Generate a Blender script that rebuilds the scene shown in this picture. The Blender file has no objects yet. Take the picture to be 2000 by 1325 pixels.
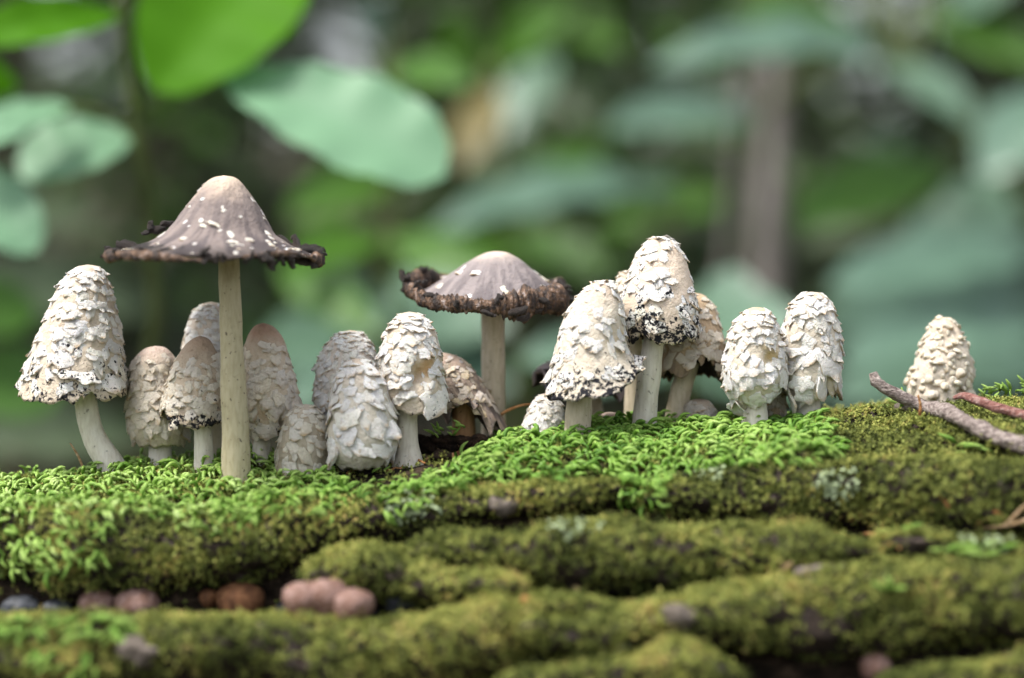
import bpy, math, random
import numpy as np
from mathutils import Vector, Matrix
from mathutils.bvhtree import BVHTree

random.seed(7)
RNG = np.random.default_rng(11)
sc = bpy.context.scene
COL = sc.collection

# ------------------------------------------------------------------ camera
PITCH = math.radians(2.0)
FOC = 1.0                     # metres from lens to the mushrooms
K = 0.45 / 2000.0             # metres per photo pixel at the focus plane (80 mm lens, 36 mm sensor)
FWD = np.array([0, math.cos(PITCH), -math.sin(PITCH)])
UPV = np.array([0, math.sin(PITCH), math.cos(PITCH)])
RGT = np.array([1.0, 0, 0])
CAM = -FWD * FOC
cam = bpy.data.cameras.new('camera')
camo = bpy.data.objects.new('camera', cam)
COL.objects.link(camo)
camo.location = CAM
camo.rotation_euler = (math.pi / 2 - PITCH, 0, 0)
cam.lens = 80
cam.sensor_width = 36
cam.clip_start = 0.02
cam.clip_end = 400
cam.dof.use_dof = True
cam.dof.focus_distance = 1.0
cam.dof.aperture_fstop = 2.6
sc.camera = camo

# ------------------------------------------------------------------ sky, sun, exposure
SUN_DIR = Vector((-0.42, -0.22, 0.88)).normalized()      # towards the sun
w = bpy.data.worlds.new('World')
sc.world = w
w.use_nodes = True
nt = w.node_tree
bg = nt.nodes['Background']
sky = nt.nodes.new('ShaderNodeTexSky')
sky.sky_type = 'NISHITA'
sky.sun_disc = False
sky.sun_elevation = math.asin(SUN_DIR.z)
sky.sun_rotation = math.atan2(SUN_DIR.x, SUN_DIR.y)
sky.air_density = 1.0
sky.dust_density = 3.0
hs = nt.nodes.new('ShaderNodeHueSaturation')
hs.inputs['Saturation'].default_value = 0.35             # overcast: a nearly white sky
nt.links.new(sky.outputs[0], hs.inputs['Color'])
nt.links.new(hs.outputs[0], bg.inputs['Color'])
bg.inputs['Strength'].default_value = 0.09
sd = bpy.data.lights.new('sun', 'SUN')
sd.energy = 1.5
sd.angle = math.radians(15)
sd.color = (1.0, 0.96, 0.9)
so = bpy.data.objects.new('sun', sd)
COL.objects.link(so)
so.rotation_euler = SUN_DIR.to_track_quat('Z', 'Y').to_euler()
so.location = (0, 0, 5)
sc.view_settings.view_transform = 'Standard'
sc.view_settings.look = 'None'
sc.view_settings.gamma = 1.0
sc.view_settings.exposure = 1.82
sc.view_settings.use_curve_mapping = False
sc.render.engine = 'CYCLES'
sc.cycles.use_denoising = True
sc.cycles.max_bounces = 8
sc.cycles.transparent_max_bounces = 4

# ------------------------------------------------------------------ helpers
def P(px, py, Y):
    """photo pixel -> point on the upright plane at depth Y"""
    d = FWD + RGT * (px - 1000) * K - UPV * (py - 662.5) * K
    return CAM + d * ((Y - CAM[1]) / d[1])

def proj(p):
    q = np.asarray(p) - CAM
    z = q @ FWD
    return 1000 + (q @ RGT) / z / K, 662.5 - (q @ UPV) / z / K

def pxs(Y):
    """metres per pixel at depth Y"""
    return K * (Y - CAM[1]) / FWD[1]

def hash3(i, j, k, s):
    n = (i * 73856093) ^ (j * 19349663) ^ (k * 83492791) ^ (s * 2654435761)
    n = n & 0x7fffffff
    n = ((n ^ (n >> 13)) * 1274126177) & 0x7fffffff
    n = ((n ^ (n >> 16)) * 668265263) & 0x7fffffff
    n = n ^ (n >> 15)
    return (n & 0xffff) / 65535.0

def vnoise(p, scale, seed=0):
    p = np.asarray(p, float) * scale
    f = np.floor(p)
    i = f.astype(np.int64)
    u = p - f
    u = u * u * (3 - 2 * u)
    r = 0
    for dx in (0, 1):
        wx = u[..., 0] if dx else 1 - u[..., 0]
        for dy in (0, 1):
            wy = u[..., 1] if dy else 1 - u[..., 1]
            for dz in (0, 1):
                wz = u[..., 2] if dz else 1 - u[..., 2]
                r = r + wx * wy * wz * hash3(i[..., 0] + dx, i[..., 1] + dy, i[..., 2] + dz, seed)
    return r * 2 - 1

def fbm(p, scale, seed=0, octs=3, gain=0.5):
    a, r = 1.0, 0
    for o in range(octs):
        r = r + a * vnoise(p, scale * 2 ** o, seed + 17 * o)
        a *= gain
    return r

def sstep(a, b, x):
    t = np.clip((np.asarray(x, float) - a) / (b - a), 0, 1)
    return t * t * (3 - 2 * t)

def norm(v):
    v = np.asarray(v, float)
    return v / (np.linalg.norm(v, axis=-1, keepdims=True) + 1e-12)

def mesh_np(name, verts, faces, mat=None, attrs=None, smooth=True):
    """faces: (n,3) or (n,4) int array, or a list of such arrays"""
    me = bpy.data.meshes.new(name)
    verts = np.ascontiguousarray(np.asarray(verts, np.float32).reshape(-1, 3))
    if not isinstance(faces, list):
        faces = [faces]
    faces = [np.asarray(f, np.int32) for f in faces if len(f)]
    tot = np.concatenate([np.full(len(f), f.shape[1], np.int32) for f in faces])
    idx = np.concatenate([f.ravel() for f in faces])
    me.vertices.add(len(verts))
    me.vertices.foreach_set('co', verts.ravel())
    me.loops.add(len(idx))
    me.loops.foreach_set('vertex_index', idx)
    me.polygons.add(len(tot))
    st = np.concatenate([[0], np.cumsum(tot)[:-1]]).astype(np.int32)
    me.polygons.foreach_set('loop_start', st)
    me.polygons.foreach_set('loop_total', tot)
    me.polygons.foreach_set('use_smooth', np.full(len(tot), bool(smooth)))
    for k, v in (attrs or {}).items():
        a = me.attributes.new(k, 'FLOAT', 'POINT')
        a.data.foreach_set('value', np.ascontiguousarray(np.asarray(v, np.float32).ravel()))
    me.update(calc_edges=True)
    me.validate()
    if mat:
        me.materials.append(mat)
    return me

def grid_faces(n, m, closed=False):
    i, j = np.meshgrid(np.arange(n - 1), np.arange(m if closed else m - 1), indexing='ij')
    j2 = (j + 1) % m
    return np.stack([i * m + j, (i + 1) * m + j, (i + 1) * m + j2, i * m + j2], -1).reshape(-1, 4)

def obj(name, me, parent=None, loc=None):
    o = bpy.data.objects.new(name, me)
    COL.objects.link(o)
    if parent:
        o.parent = parent
    if loc is not None:
        o.location = loc
    return o

def empty(name, loc):
    o = obj(name, None, None, loc)
    o.empty_display_size = 0.01
    return o

def tag(o, label, cat=None, group=None, kind=None):
    o['label'] = label
    if cat:
        o['category'] = cat
    if group:
        o['group'] = group
    if kind:
        o['kind'] = kind
    return o

def resample(pts, n):
    """Catmull-Rom through the rows of pts (any number of columns), n samples, uniform in chord length"""
    p = np.asarray(pts, float)
    ext = np.vstack([2 * p[0] - p[1], p, 2 * p[-1] - p[-2]])
    L = np.linalg.norm(np.diff(p[:, :2] if p.shape[1] > 2 else p, axis=0), axis=1)
    c = np.concatenate([[0], np.cumsum(L)])
    s = np.linspace(0, c[-1], n)
    k = np.clip(np.searchsorted(c, s, side='right') - 1, 0, len(p) - 2)
    u = ((s - c[k]) / (L[k] + 1e-12))[:, None]
    a, b, d, e = ext[k], ext[k + 1], ext[k + 2], ext[k + 3]
    return 0.5 * (2 * b + (d - a) * u + (2 * a - 5 * b + 4 * d - e) * u ** 2 + (3 * b - a - 3 * d + e) * u ** 3)

def tube(path, rad, sides=12, wob=0.0, seed=0, caps=True, scale=300.0):
    path = np.asarray(path, float)
    n = len(path)
    rad = np.broadcast_to(np.asarray(rad, float), (n,))
    tan = norm(np.gradient(path, axis=0))
    ref = np.array([0, 1.0, 0.02])
    if abs(tan[:, 1]).mean() > 0.8:
        ref = np.array([1.0, 0, 0.02])
    a = norm(np.cross(tan, ref))
    b = np.cross(a, tan)
    th = np.linspace(0, 2 * math.pi, sides, endpoint=False)
    v = path[:, None] + rad[:, None, None] * (np.cos(th)[None, :, None] * a[:, None] + np.sin(th)[None, :, None] * b[:, None])
    if wob:
        d = norm(v - path[:, None])
        v = v + d * (fbm(v, scale, seed)[..., None]) * wob
    f = [grid_faces(n, sides, True)]
    v = v.reshape(-1, 3)
    if caps:
        v = np.vstack([v, path[0], path[-1]])
        i = np.arange(sides)
        f.append(np.stack([np.full(sides, n * sides), i, (i + 1) % sides], 1))
        q = (n - 1) * sides
        f.append(np.stack([np.full(sides, n * sides + 1), q + (i + 1) % sides, q + i], 1))
    return v, f

# ------------------------------------------------------------------ material kit
class MK:
    def __init__(s, name):
        s.m = bpy.data.materials.new(name)
        s.m.use_nodes = True
        s.t = s.m.node_tree
        s.b = s.t.nodes['Principled BSDF']
        s.out = s.t.nodes['Material Output']
        s.co = None
    def n(s, typ, **kw):
        nd = s.t.nodes.new('ShaderNode' + typ)
        for k, v in kw.items():
            setattr(nd, k, v)
        return nd
    def l(s, a, b):
        s.t.links.new(a, b)
        return s
    def inp(s, sock, v):
        if hasattr(v, 'is_linked'):
            s.l(v, sock)
        else:
            if isinstance(v, tuple) and len(v) == 3 and sock.type == 'RGBA':
                v = (*v, 1)
            sock.default_value = v
    def coord(s):
        if s.co is None:
            s.co = s.n('TexCoord').outputs['Object']
        return s.co
    def noise(s, scale, detail=3, rough=0.55, vec=None, dist=0.0):
        nd = s.n('TexNoise')
        s.l(vec or s.coord(), nd.inputs['Vector'])
        nd.inputs['Scale'].default_value = scale
        nd.inputs['Detail'].default_value = detail
        nd.inputs['Roughness'].default_value = rough
        nd.inputs['Distortion'].default_value = dist
        return nd.outputs['Fac']
    def voro(s, scale, feat='F1', vec=None):
        nd = s.n('TexVoronoi', feature=feat)
        s.l(vec or s.coord(), nd.inputs['Vector'])
        nd.inputs['Scale'].default_value = scale
        return nd.outputs['Distance']
    def scaled(s, v3):
        nd = s.n('Mapping')
        s.l(s.coord(), nd.inputs['Vector'])
        nd.inputs['Scale'].default_value = v3
        return nd.outputs[0]
    def attr(s, name):
        return s.n('Attribute', attribute_name=name).outputs['Fac']
    def math(s, op, a, b=0.0, c=None):
        nd = s.n('Math', operation=op)
        s.inp(nd.inputs[0], a)
        s.inp(nd.inputs[1], b)
        if c is not None:
            s.inp(nd.inputs[2], c)
        return nd.outputs[0]
    def rng(s, v, a, b, lo=0.0, hi=1.0, smooth=True):
        nd = s.n('MapRange')
        if smooth:
            nd.interpolation_type = 'SMOOTHSTEP'
        s.inp(nd.inputs['Value'], v)
        s.inp(nd.inputs['From Min'], a)
        s.inp(nd.inputs['From Max'], b)
        s.inp(nd.inputs['To Min'], lo)
        s.inp(nd.inputs['To Max'], hi)
        return nd.outputs[0]
    def mix(s, f, a, b, mode='MIX'):
        nd = s.n('Mix', data_type='RGBA', blend_type=mode)
        s.inp(nd.inputs[0], f)
        s.inp(nd.inputs[6], a)
        s.inp(nd.inputs[7], b)
        return nd.outputs[2]
    def ramp(s, f, stops):
        nd = s.n('ValToRGB')
        s.l(f, nd.inputs[0])
        e = nd.color_ramp.elements
        while len(e) < len(stops):
            e.new(0.5)
        for x, (p, c) in zip(e, stops):
            x.position = p
            x.color = (*c, 1)
        return nd.outputs[0]
    def dist_to(s, p):
        nd = s.n('VectorMath', operation='DISTANCE')
        s.l(s.coord(), nd.inputs[0])
        nd.inputs[1].default_value = tuple(p)
        return nd.outputs['Value']
    def bump(s, h, dist, strength=1.0):
        nd = s.n('Bump')
        s.l(h, nd.inputs['Height'])
        nd.inputs['Distance'].default_value = dist
        nd.inputs['Strength'].default_value = strength
        s.l(nd.outputs[0], s.b.inputs['Normal'])
        return nd.outputs[0]
    def set(s, color=None, rough=0.8, spec=0.3, sss=0.0, sr=(0.004, 0.003, 0.002)):
        if color is not None:
            s.inp(s.b.inputs['Base Color'], color)
        s.inp(s.b.inputs['Roughness'], rough)
        s.b.inputs['Specular IOR Level'].default_value = spec
        if sss:
            s.b.inputs['Subsurface Weight'].default_value = sss
            s.b.inputs['Subsurface Radius'].default_value = sr
            s.b.inputs['Subsurface Scale'].default_value = 1.0
        return s.m
    def translucent(s, color, fac):
        tr = s.n('BsdfTranslucent')
        s.inp(tr.inputs['Color'], color)
        mx = s.n('MixShader')
        mx.inputs[0].default_value = fac
        s.l(s.b.outputs[0], mx.inputs[1])
        s.l(tr.outputs[0], mx.inputs[2])
        s.l(mx.outputs[0], s.out.inputs['Surface'])
        return s.m

# ------------------------------------------------------------------ materials of the log
def m_bark():
    k = MK('rotten_bark')
    a = k.noise(90, 5, 0.65)
    c = k.noise(420, 4, 0.7)
    col = k.ramp(a, [(0.32, (0.010, 0.008, 0.006)), (0.5, (0.045, 0.032, 0.024)), (0.66, (0.12, 0.095, 0.085)), (0.8, (0.2, 0.17, 0.16))])
    col = k.mix(k.rng(c, 0.35, 0.7), col, (0.02, 0.014, 0.01), 'MULTIPLY') if False else k.mix(k.rng(c, 0.62, 0.4, 0, 0.6), col, (0.012, 0.009, 0.007))
    k.bump(k.math('ADD', a, k.math('MULTIPLY', c, 0.5)), 0.004, 0.9)
    return k.set(col, 0.9, 0.2)

def m_soil():
    k = MK('dark_soil')
    a = k.noise(160, 5, 0.7)
    col = k.ramp(a, [(0.35, (0.006, 0.004, 0.003)), (0.55, (0.022, 0.013, 0.008)), (0.75, (0.07, 0.04, 0.024))])
    k.bump(a, 0.005, 1.0)
    return k.set(col, 0.95, 0.15)

def m_moss():
    k = MK('olive_moss')
    t = k.attr('tint')
    col = k.ramp(t, [(0.0, (0.022, 0.030, 0.008)), (0.25, (0.085, 0.105, 0.024)), (0.55, (0.22, 0.25, 0.06)), (0.8, (0.38, 0.39, 0.10)), (1.0, (0.44, 0.34, 0.12))])
    k.set(col, 0.75, 0.2)
    return k.translucent(col, 0.25)

def m_shoot():
    k = MK('bright_moss_shoot')
    oi = k.n('ObjectInfo').outputs['Random']
    t = k.math('ADD', k.math('MULTIPLY', k.attr('tint'), 0.7), k.math('MULTIPLY', oi, 0.3))
    col = k.ramp(t, [(0.0, (0.06, 0.17, 0.016)), (0.35, (0.18, 0.35, 0.04)), (0.7, (0.38, 0.56, 0.12)), (1.0, (0.58, 0.72, 0.28))])
    v = k.voro(1500)
    col = k.mix(k.rng(v, 0.3, 0.7, 0, 0.25), col, (0.05, 0.14, 0.02))
    k.bump(v, 0.0004, 0.6)
    k.set(col, 0.45, 0.4)
    return k.translucent(col, 0.25)

BARK, SOIL, MOSS, SHOOT = m_bark(), m_soil(), m_moss(), m_shoot()

def simple(name, stops, scale=200, rough=0.8, spec=0.3, bump=0.0, sss=0.0, stretch=None, detail=4):
    k = MK(name)
    vec = k.scaled(stretch) if stretch else None
    a = k.noise(scale, detail, 0.6, vec)
    col = k.ramp(a, stops)
    if bump:
        k.bump(a, bump, 1.0)
    return k.set(col, rough, spec, sss)

# ------------------------------------------------------------------ forest floor
LOG_R = 0.20
YC = 0.015
GROUND_Z = -0.46
CREST = np.array([(-2600, 1155), (-700, 1010), (0, 962), (150, 942), (250, 925), (430, 918), (640, 914), (760, 908), (850, 893), (950, 872),
                  (1000, 862), (1100, 853), (1400, 843), (1600, 831), (1750, 808), (2000, 790), (2700, 737), (4600, 600)], float)
_cp = np.array([P(x, y, YC) for x, y in CREST])

def zcrest(x):
    return np.interp(x, _cp[:, 0], _cp[:, 2])

def surf_z(x, y):
    """height of the smooth log at x, y"""
    d = np.clip(np.abs(np.asarray(y) - YC), 0, LOG_R * 0.98)
    return zcrest(x) - (LOG_R - np.sqrt(LOG_R ** 2 - d ** 2))

def hit(px, py):
    """where the ray through a pixel meets the smooth log (front side)"""
    d = FWD + RGT * (px - 1000) * K - UPV * (py - 662.5) * K
    lo, hi = 0.72, 1.0 + YC
    f = lambda t: (CAM + d * t)[2] - surf_z(*(CAM + d * t)[:2])
    if f(hi) > 0:
        return CAM + d * hi
    for _ in range(40):
        mid = 0.5 * (lo + hi)
        if f(mid) > 0:
            lo = mid
        else:
            hi = mid
    return CAM + d * lo

kf = MK('leaf_litter')
a_ = kf.noise(9, 6, 0.7)
b_ = kf.voro(22)
c_ = kf.ramp(a_, [(0.3, (0.05, 0.042, 0.032)), (0.5, (0.12, 0.098, 0.075)), (0.7, (0.22, 0.185, 0.145))])
c_ = kf.mix(kf.rng(b_, 0.1, 0.6, 0.0, 0.5), c_, (0.03, 0.035, 0.016))
kf.bump(kf.math('ADD', a_, b_), 0.05, 0.8)
FLOORM = kf.set(c_, 0.95, 0.1)
n_ = 121
gx = np.sign(np.linspace(-1, 1, n_)) * np.abs(np.linspace(-1, 1, n_)) ** 2.2 * 60
X, Yg = np.meshgrid(gx, gx, indexing='ij')
Zg = GROUND_Z + 0.05 * fbm(np.stack([X, Yg, X * 0], -1), 0.8, 3) + 0.045 * np.maximum(0, np.hypot(X, Yg) - 3) ** 1.1
Zg -= 0.08 * np.exp(-(Yg / 0.5) ** 2)
o = obj('ground', mesh_np('ground', np.stack([X, Yg, Zg], -1), grid_faces(n_, n_), FLOORM))
tag(o, 'brown forest floor of dead leaves behind the log', kind='structure')
gfloor = lambda x, y: GROUND_Z + 0.045 * max(0, math.hypot(x, y) - 3) ** 1.1 - 0.06

# ------------------------------------------------------------------ the log
LOGO = np.array([0, YC, GROUND_Z - 0.02])
log = empty('fallen_log', LOGO)
tag(log, 'rotten fallen log with mossy bark ridges and mushrooms along its top', 'log')
SURF = []                     # (verts, quads) of every bark surface, for moss and for resting things on

xs = np.concatenate([np.linspace(-1.1, -0.34, 24)[:-1], np.linspace(-0.34, 0.34, 330), np.linspace(0.34, 1.1, 24)[1:]])
an = np.concatenate([np.linspace(-1.6, 1.6, 200), np.linspace(1.6, 2 * math.pi - 1.6, 40)[1:-1]])
AX, AA = np.meshgrid(xs, an, indexing='ij')
depth_f = -LOG_R * np.sin(AA)                              # how far towards the camera
off = -0.034 * sstep(0.045, 0.10, depth_f)          # core lies deeper than the ridges in front
dirs = np.stack([AX * 0, np.sin(AA), np.cos(AA)], -1)
base = np.stack([AX, AX * 0 + YC, zcrest(AX) - LOG_R], -1)
core = base + dirs * LOG_R
nz = 0.0035 * fbm(core * np.array([0.5, 1, 1]), 45, 5, 3) + 0.0012 * fbm(core, 240, 8, 2)
# hollow of dark soil beneath the drooping brown cap
hp = hit(880, 896)
hol = np.exp(-(((core[..., 0] - P(885, 870, 0.01)[0]) / 0.021) ** 2) - ((core[..., 1] - 0.012) / 0.02) ** 2)
core = core + dirs * (off + nz - 0.007 * hol)[..., None]
f_core = grid_faces(len(xs), len(an), True)
v_core = core.reshape(-1, 3)
me = mesh_np('log_core', v_core - LOGO, f_core, None)
k = MK('rotten_wood')
a_ = k.noise(110, 5, 0.7)
s_ = k.noise(60, 4, 0.6, k.scaled((1, 6, 6)))
c_ = k.ramp(k.math('MULTIPLY_ADD', s_, 0.5, k.math('MULTIPLY', a_, 0.5)), [(0.36, (0.006, 0.005, 0.004)), (0.5, (0.026, 0.018, 0.012)), (0.62, (0.075, 0.052, 0.034)), (0.75, (0.14, 0.105, 0.08))])
k.bump(k.math('ADD', a_, s_), 0.004, 1.0)
me.materials.append(k.set(c_, 0.95, 0.15))
obj('log_core', me, log)
SURF.append((v_core, f_core))

RIDGES = [
 # (x, top row, bottom row) in photo pixels along each bark ridge
 [(-900, 1060, 1200), (-60, 985, 1150), (150, 988, 1168), (350, 988, 1160), (500, 978, 1150), (620, 962, 1090), (800, 950, 1055), (950, 945, 1022), (1100, 935, 1005), (1230, 930, 985)],
 [(1255, 950, 1000), (1400, 902, 1030), (1550, 888, 1035), (1700, 882, 1035), (1900, 885, 1050), (2100, 890, 1050), (2900, 850, 1010)],
 [(1545, 830, 885), (1660, 806, 898), (1780, 800, 900), (1900, 822, 892), (2100, 845, 905), (2900, 800, 870)],
 [(765, 1092, 1118), (830, 1052, 1115), (950, 1038, 1125), (1050, 1030, 1140), (1250, 1020, 1165), (1400, 1020, 1150), (1550, 1035, 1130), (1720, 1062, 1090)],
 [(585, 1125, 1150), (640, 1080, 1165), (720, 1070, 1175), (800, 1096, 1185), (900, 1112, 1190), (1030, 1135, 1165)],
 [(-900, 1290, 1450), (-60, 1206, 1350), (300, 1202, 1350), (600, 1202, 1350), (800, 1205, 1350), (880, 1182, 1345), (960, 1176, 1330), (1020, 1210, 1290)],
 [(975, 1215, 1255), (1040, 1192, 1278), (1180, 1178, 1280), (1290, 1165, 1268), (1350, 1175, 1245)],
 [(1310, 1180, 1230), (1370, 1146, 1268), (1450, 1132, 1265), (1600, 1115, 1268), (1700, 1092, 1270), (1850, 1076, 1258), (2060, 1085, 1250), (2900, 1040, 1200)],
 [(960, 1325, 1370), (1060, 1305, 1375), (1200, 1276, 1375), (1330, 1266, 1365), (1460, 1305, 1360)],
 [(1730, 1328, 1370), (1900, 1296, 1375), (2080, 1268, 1360), (2900, 1220, 1320)],
 [(1005, 1190, 1205), (1100, 1166, 1216), (1220, 1176, 1208)],
 [(1720, 1050, 1075), (1800, 1040, 1090), (1950, 1045, 1100), (2100, 1050, 1110), (2900, 1030, 1090)],
]
RIDGE_ROOT = []
for ri, R in enumerate(RIDGES):
    L = max(20, int((R[-1][0] - R[0][0]) / 9))
    pts = resample(R, L)
    ns = 44
    th = np.linspace(0, 2 * math.pi, ns, endpoint=False)
    rings = []
    for q, (x, t, b) in enumerate(pts):
        yf = hit(x, 0.62 * t + 0.38 * b)[1]
        T, B = P(x, t + 9, yf), P(x, b - min(16, 0.25 * (b - t)), yf)     # leave room for the moss
        cen = 0.5 * (T + B)
        hv = max(0.003, 0.5 * np.linalg.norm(T - B))
        u = q / (len(pts) - 1)
        e = min(1.0, min(u, 1 - u) * L / 7.0)
        taper = 0.25 + 0.75 * math.sqrt(max(0, 1 - (1 - e) ** 2))
        dn = norm(np.array([0, -0.22, -1.0]))            # the face of the step leans only a little
        out = norm(np.array([0.0, -1.0, 0.22]))
        hd = min(0.034, 0.012 + hv * 0.8)
        c = cen - out * hd * 0.82
        cs, sn = np.cos(th), np.sin(th)
        ex = 0.8
        sg = lambda v: np.sign(v) * np.abs(v) ** ex
        rings.append(c + taper * (sg(cs)[:, None] * dn * hv * 1.04 + sg(sn)[:, None] * out * hd))
    V = np.array(rings)
    cen = V.mean(1, keepdims=True)
    dd = norm(V - cen)
    amp = 0.0046 * fbm(V * np.array([0.7, 1, 1]), 62, 40 + ri, 3) + 0.0013 * fbm(V, 330, 60 + ri, 2)
    V = V + dd * amp[..., None]
    n = len(V)
    v = np.vstack([V.reshape(-1, 3), cen[0], cen[-1]])
    f4 = grid_faces(n, ns, True)
    i = np.arange(ns)
    f3 = np.vstack([np.stack([np.full(ns, n * ns), (i + 1) % ns, i], 1), np.stack([np.full(ns, n * ns + 1), (n - 1) * ns + i, (n - 1) * ns + (i + 1) % ns], 1)])
    me = mesh_np('bark_ridge', v - LOGO, [f4, f3], BARK)
    obj('bark_ridge', me, log)
    SURF.append((V.reshape(-1, 3), f4))

# one raycast tree over all bark
_vv, _ff, _o = [], [], 0
for v, f in SURF:
    _vv.append(v)
    _ff.append(f + _o)
    _o += len(v)
_vv = np.vstack(_vv)
_ff = np.vstack(_ff)
BVH = BVHTree.FromPolygons(_vv.tolist(), _ff.tolist())

def ground_at(x, y, z0=0.2):
    h = BVH.ray_cast(Vector((x, y, z0)), Vector((0, 0, -1)))
    return np.array(h[0]) if h[0] else np.array([x, y, surf_z(x, y)])

def ray(px, py):
    d = FWD + RGT * (px - 1000) * K - UPV * (py - 662.5) * K
    h = BVH.ray_cast(Vector(CAM), Vector(d).normalized())
    return (np.array(h[0]), np.array(h[1])) if h[0] else (hit(px, py), np.array([0, -0.5, 0.85]))

# area-weighted sample points on the bark
A, B_, C_, D_ = (_vv[_ff[:, i]] for i in range(4))
_fn = np.cross(C_ - A, D_ - B_)
_area = np.linalg.norm(_fn, axis=1) / 2
_fn = norm(_fn)
_cen = (A + B_ + C_ + D_) / 4
# outward: core faces away from axis, ridges away from own centre -> make them face up / the camera
_axis = np.stack([_cen[:, 0], np.full(len(_cen), YC), zcrest(_cen[:, 0]) - LOG_R], 1)
_ncore = len(f_core)
_sgn = np.sign(np.einsum('ij,ij->i', _fn[:_ncore], _cen[:_ncore] - _axis[:_ncore]))
_fn[:_ncore] *= _sgn[:, None]
_k = _ncore
for v, f in SURF[1:]:
    c = v.reshape(-1, 44, 3).mean(1)
    c = np.repeat(c[:-1], 44, axis=0)
    s_ = np.sign(np.einsum('ij,ij->i', _fn[_k:_k + len(f)], _cen[_k:_k + len(f)] - c))
    _fn[_k:_k + len(f)] *= s_[:, None]
    _k += len(f)
_view = norm(CAM - _cen)
_facing = np.einsum('ij,ij->i', _fn, _view)
_fpx, _fpy = proj(_cen)

def sample(weight, n):
    p = _area * weight
    p = p / p.sum()
    i = RNG.choice(len(p), n, p=p)
    u, v = RNG.random(n)[:, None], RNG.random(n)[:, None]
    pt = (A[i] * (1 - u) + B_[i] * u) * (1 - v) + (D_[i] * (1 - u) + C_[i] * u) * v
    return pt, _fn[i], i

def inpoly(px, py, poly):
    r = np.zeros(len(px), bool)
    m = len(poly)
    for i in range(m):
        x1, y1 = poly[i]
        x2, y2 = poly[(i + 1) % m]
        c = ((y1 > py) != (y2 > py)) & (px < (x2 - x1) * (py - y1) / (y2 - y1 + 1e-9) + x1)
        r ^= c
    return r

# ------------------------------------------------------------------ olive moss carpet
CLUMP_L = [(-900, 1010), (-60, 962), (60, 930), (250, 905), (430, 897), (560, 905), (650, 935), (700, 985), (640, 1012), (560, 1010), (400, 1055), (300, 1015), (215, 1030), (200, 1095), (90, 1115), (0, 1105), (-60, 1105), (-900, 1150)]
CLUMP_C = [(700, 985), (830, 945), (960, 885), (1000, 850), (1100, 836), (1300, 826), (1500, 818), (1600, 832), (1645, 890), (1500, 915), (1310, 935), (1285, 990), (1215, 1005), (1195, 935), (1000, 948), (850, 972), (760, 1003)]
inL, inC = inpoly(_fpx, _fpy, CLUMP_L), inpoly(_fpx, _fpy, CLUMP_C)
iscore = np.arange(len(_cen)) < _ncore
patch = fbm(_cen, 38, 91, 3) + 0.35 * fbm(_cen, 120, 92, 2)
soilzone = inpoly(_fpx, _fpy, [(600, 880), (990, 830), (990, 905), (850, 945), (720, 985), (610, 940)]) & iscore
wgt = np.where(_fn[:, 2] > -0.45, 1.0, 0.12) * np.where(patch > -0.72, 1.0, 0.12)
wgt = wgt * np.where(_facing > -0.15, 1.0, 0.15)
wgt = wgt * np.where(np.abs(_cen[:, 0]) < 0.27, 1.0, 0.25) * np.where(np.abs(_cen[:, 0]) < 0.75, 1.0, 0.0)
wgt = wgt * np.where(iscore & (_cen[:, 1] < YC - 0.06), 0.02, 1.0) * np.where(iscore & (_cen[:, 1] > 0.12), 0.2, 1.0)
wgt = wgt * np.where(soilzone, 0.10, 1.0) * np.where(inL | inC, 0.6, 1.0)
wgt = wgt * np.where(iscore & (_fn[:, 2] < 0.3), 0.0, 1.0)
NS = 120000
pt, nn, ii = sample(wgt, NS)
far = np.abs(pt[:, 0]) > 0.26
up = np.array([0, 0, 1.0])
stem_dir = norm(nn * 0.8 + up * 0.35 + RNG.normal(0, 0.3, (NS, 3)) + np.where(nn[:, 2:3] < 0.25, np.array([[0, -0.1, -0.75]]), 0))
hgt = RNG.uniform(0.0008, 0.0036, NS) * (1 + 0.7 * np.clip(fbm(pt, 150, 31, 2), -0.7, 1))
tint0 = np.clip(0.50 + 0.33 * fbm(pt, 55, 77, 2) + 0.22 * fbm(pt, 400, 78, 1) + RNG.normal(0, 0.13, NS), 0, 1)
a1 = norm(np.cross(stem_dir, RNG.normal(0, 1, (NS, 3))))
b1 = np.cross(stem_dir, a1)
NL = 6
VV, TT = [], []
for q in range(NL):
    az = 2.4 * q + RNG.uniform(0, 1.2, NS)
    el = RNG.uniform(0.2, 1.2, NS)
    rad = np.cos(az)[:, None] * a1 + np.sin(az)[:, None] * b1
    ld = rad * np.cos(el)[:, None] + stem_dir * np.sin(el)[:, None]
    sd_ = norm(np.cross(ld, stem_dir + 0.01))
    ln = RNG.uniform(0.0008, 0.0019, NS)[:, None]
    wd = ln * RNG.uniform(0.22, 0.40, NS)[:, None]
    b0 = pt + stem_dir * (hgt * (0.25 + 0.75 * q / (NL - 1)))[:, None]
    mid = b0 + ld * ln * 0.5 + stem_dir * ln * 0.06
    VV.append(np.stack([b0, mid - sd_ * wd, b0 + ld * ln - stem_dir * ln * 0.1, mid + sd_ * wd], 1))
    TT.append(np.repeat(np.clip(tint0 + 0.10 * (q / NL - 0.5) + RNG.normal(0, 0.07, NS), 0, 1)[:, None], 4, 1))
VV = np.concatenate(VV).reshape(-1, 3)
TT = np.concatenate(TT).ravel()
o = obj('moss_carpet', mesh_np('moss_carpet', VV - LOGO, np.arange(len(VV)).reshape(-1, 4), MOSS, {'tint': TT}), None, LOGO)
tag(o, 'low olive green moss carpet covering the ridges of the log', 'moss', kind='stuff')

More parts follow.
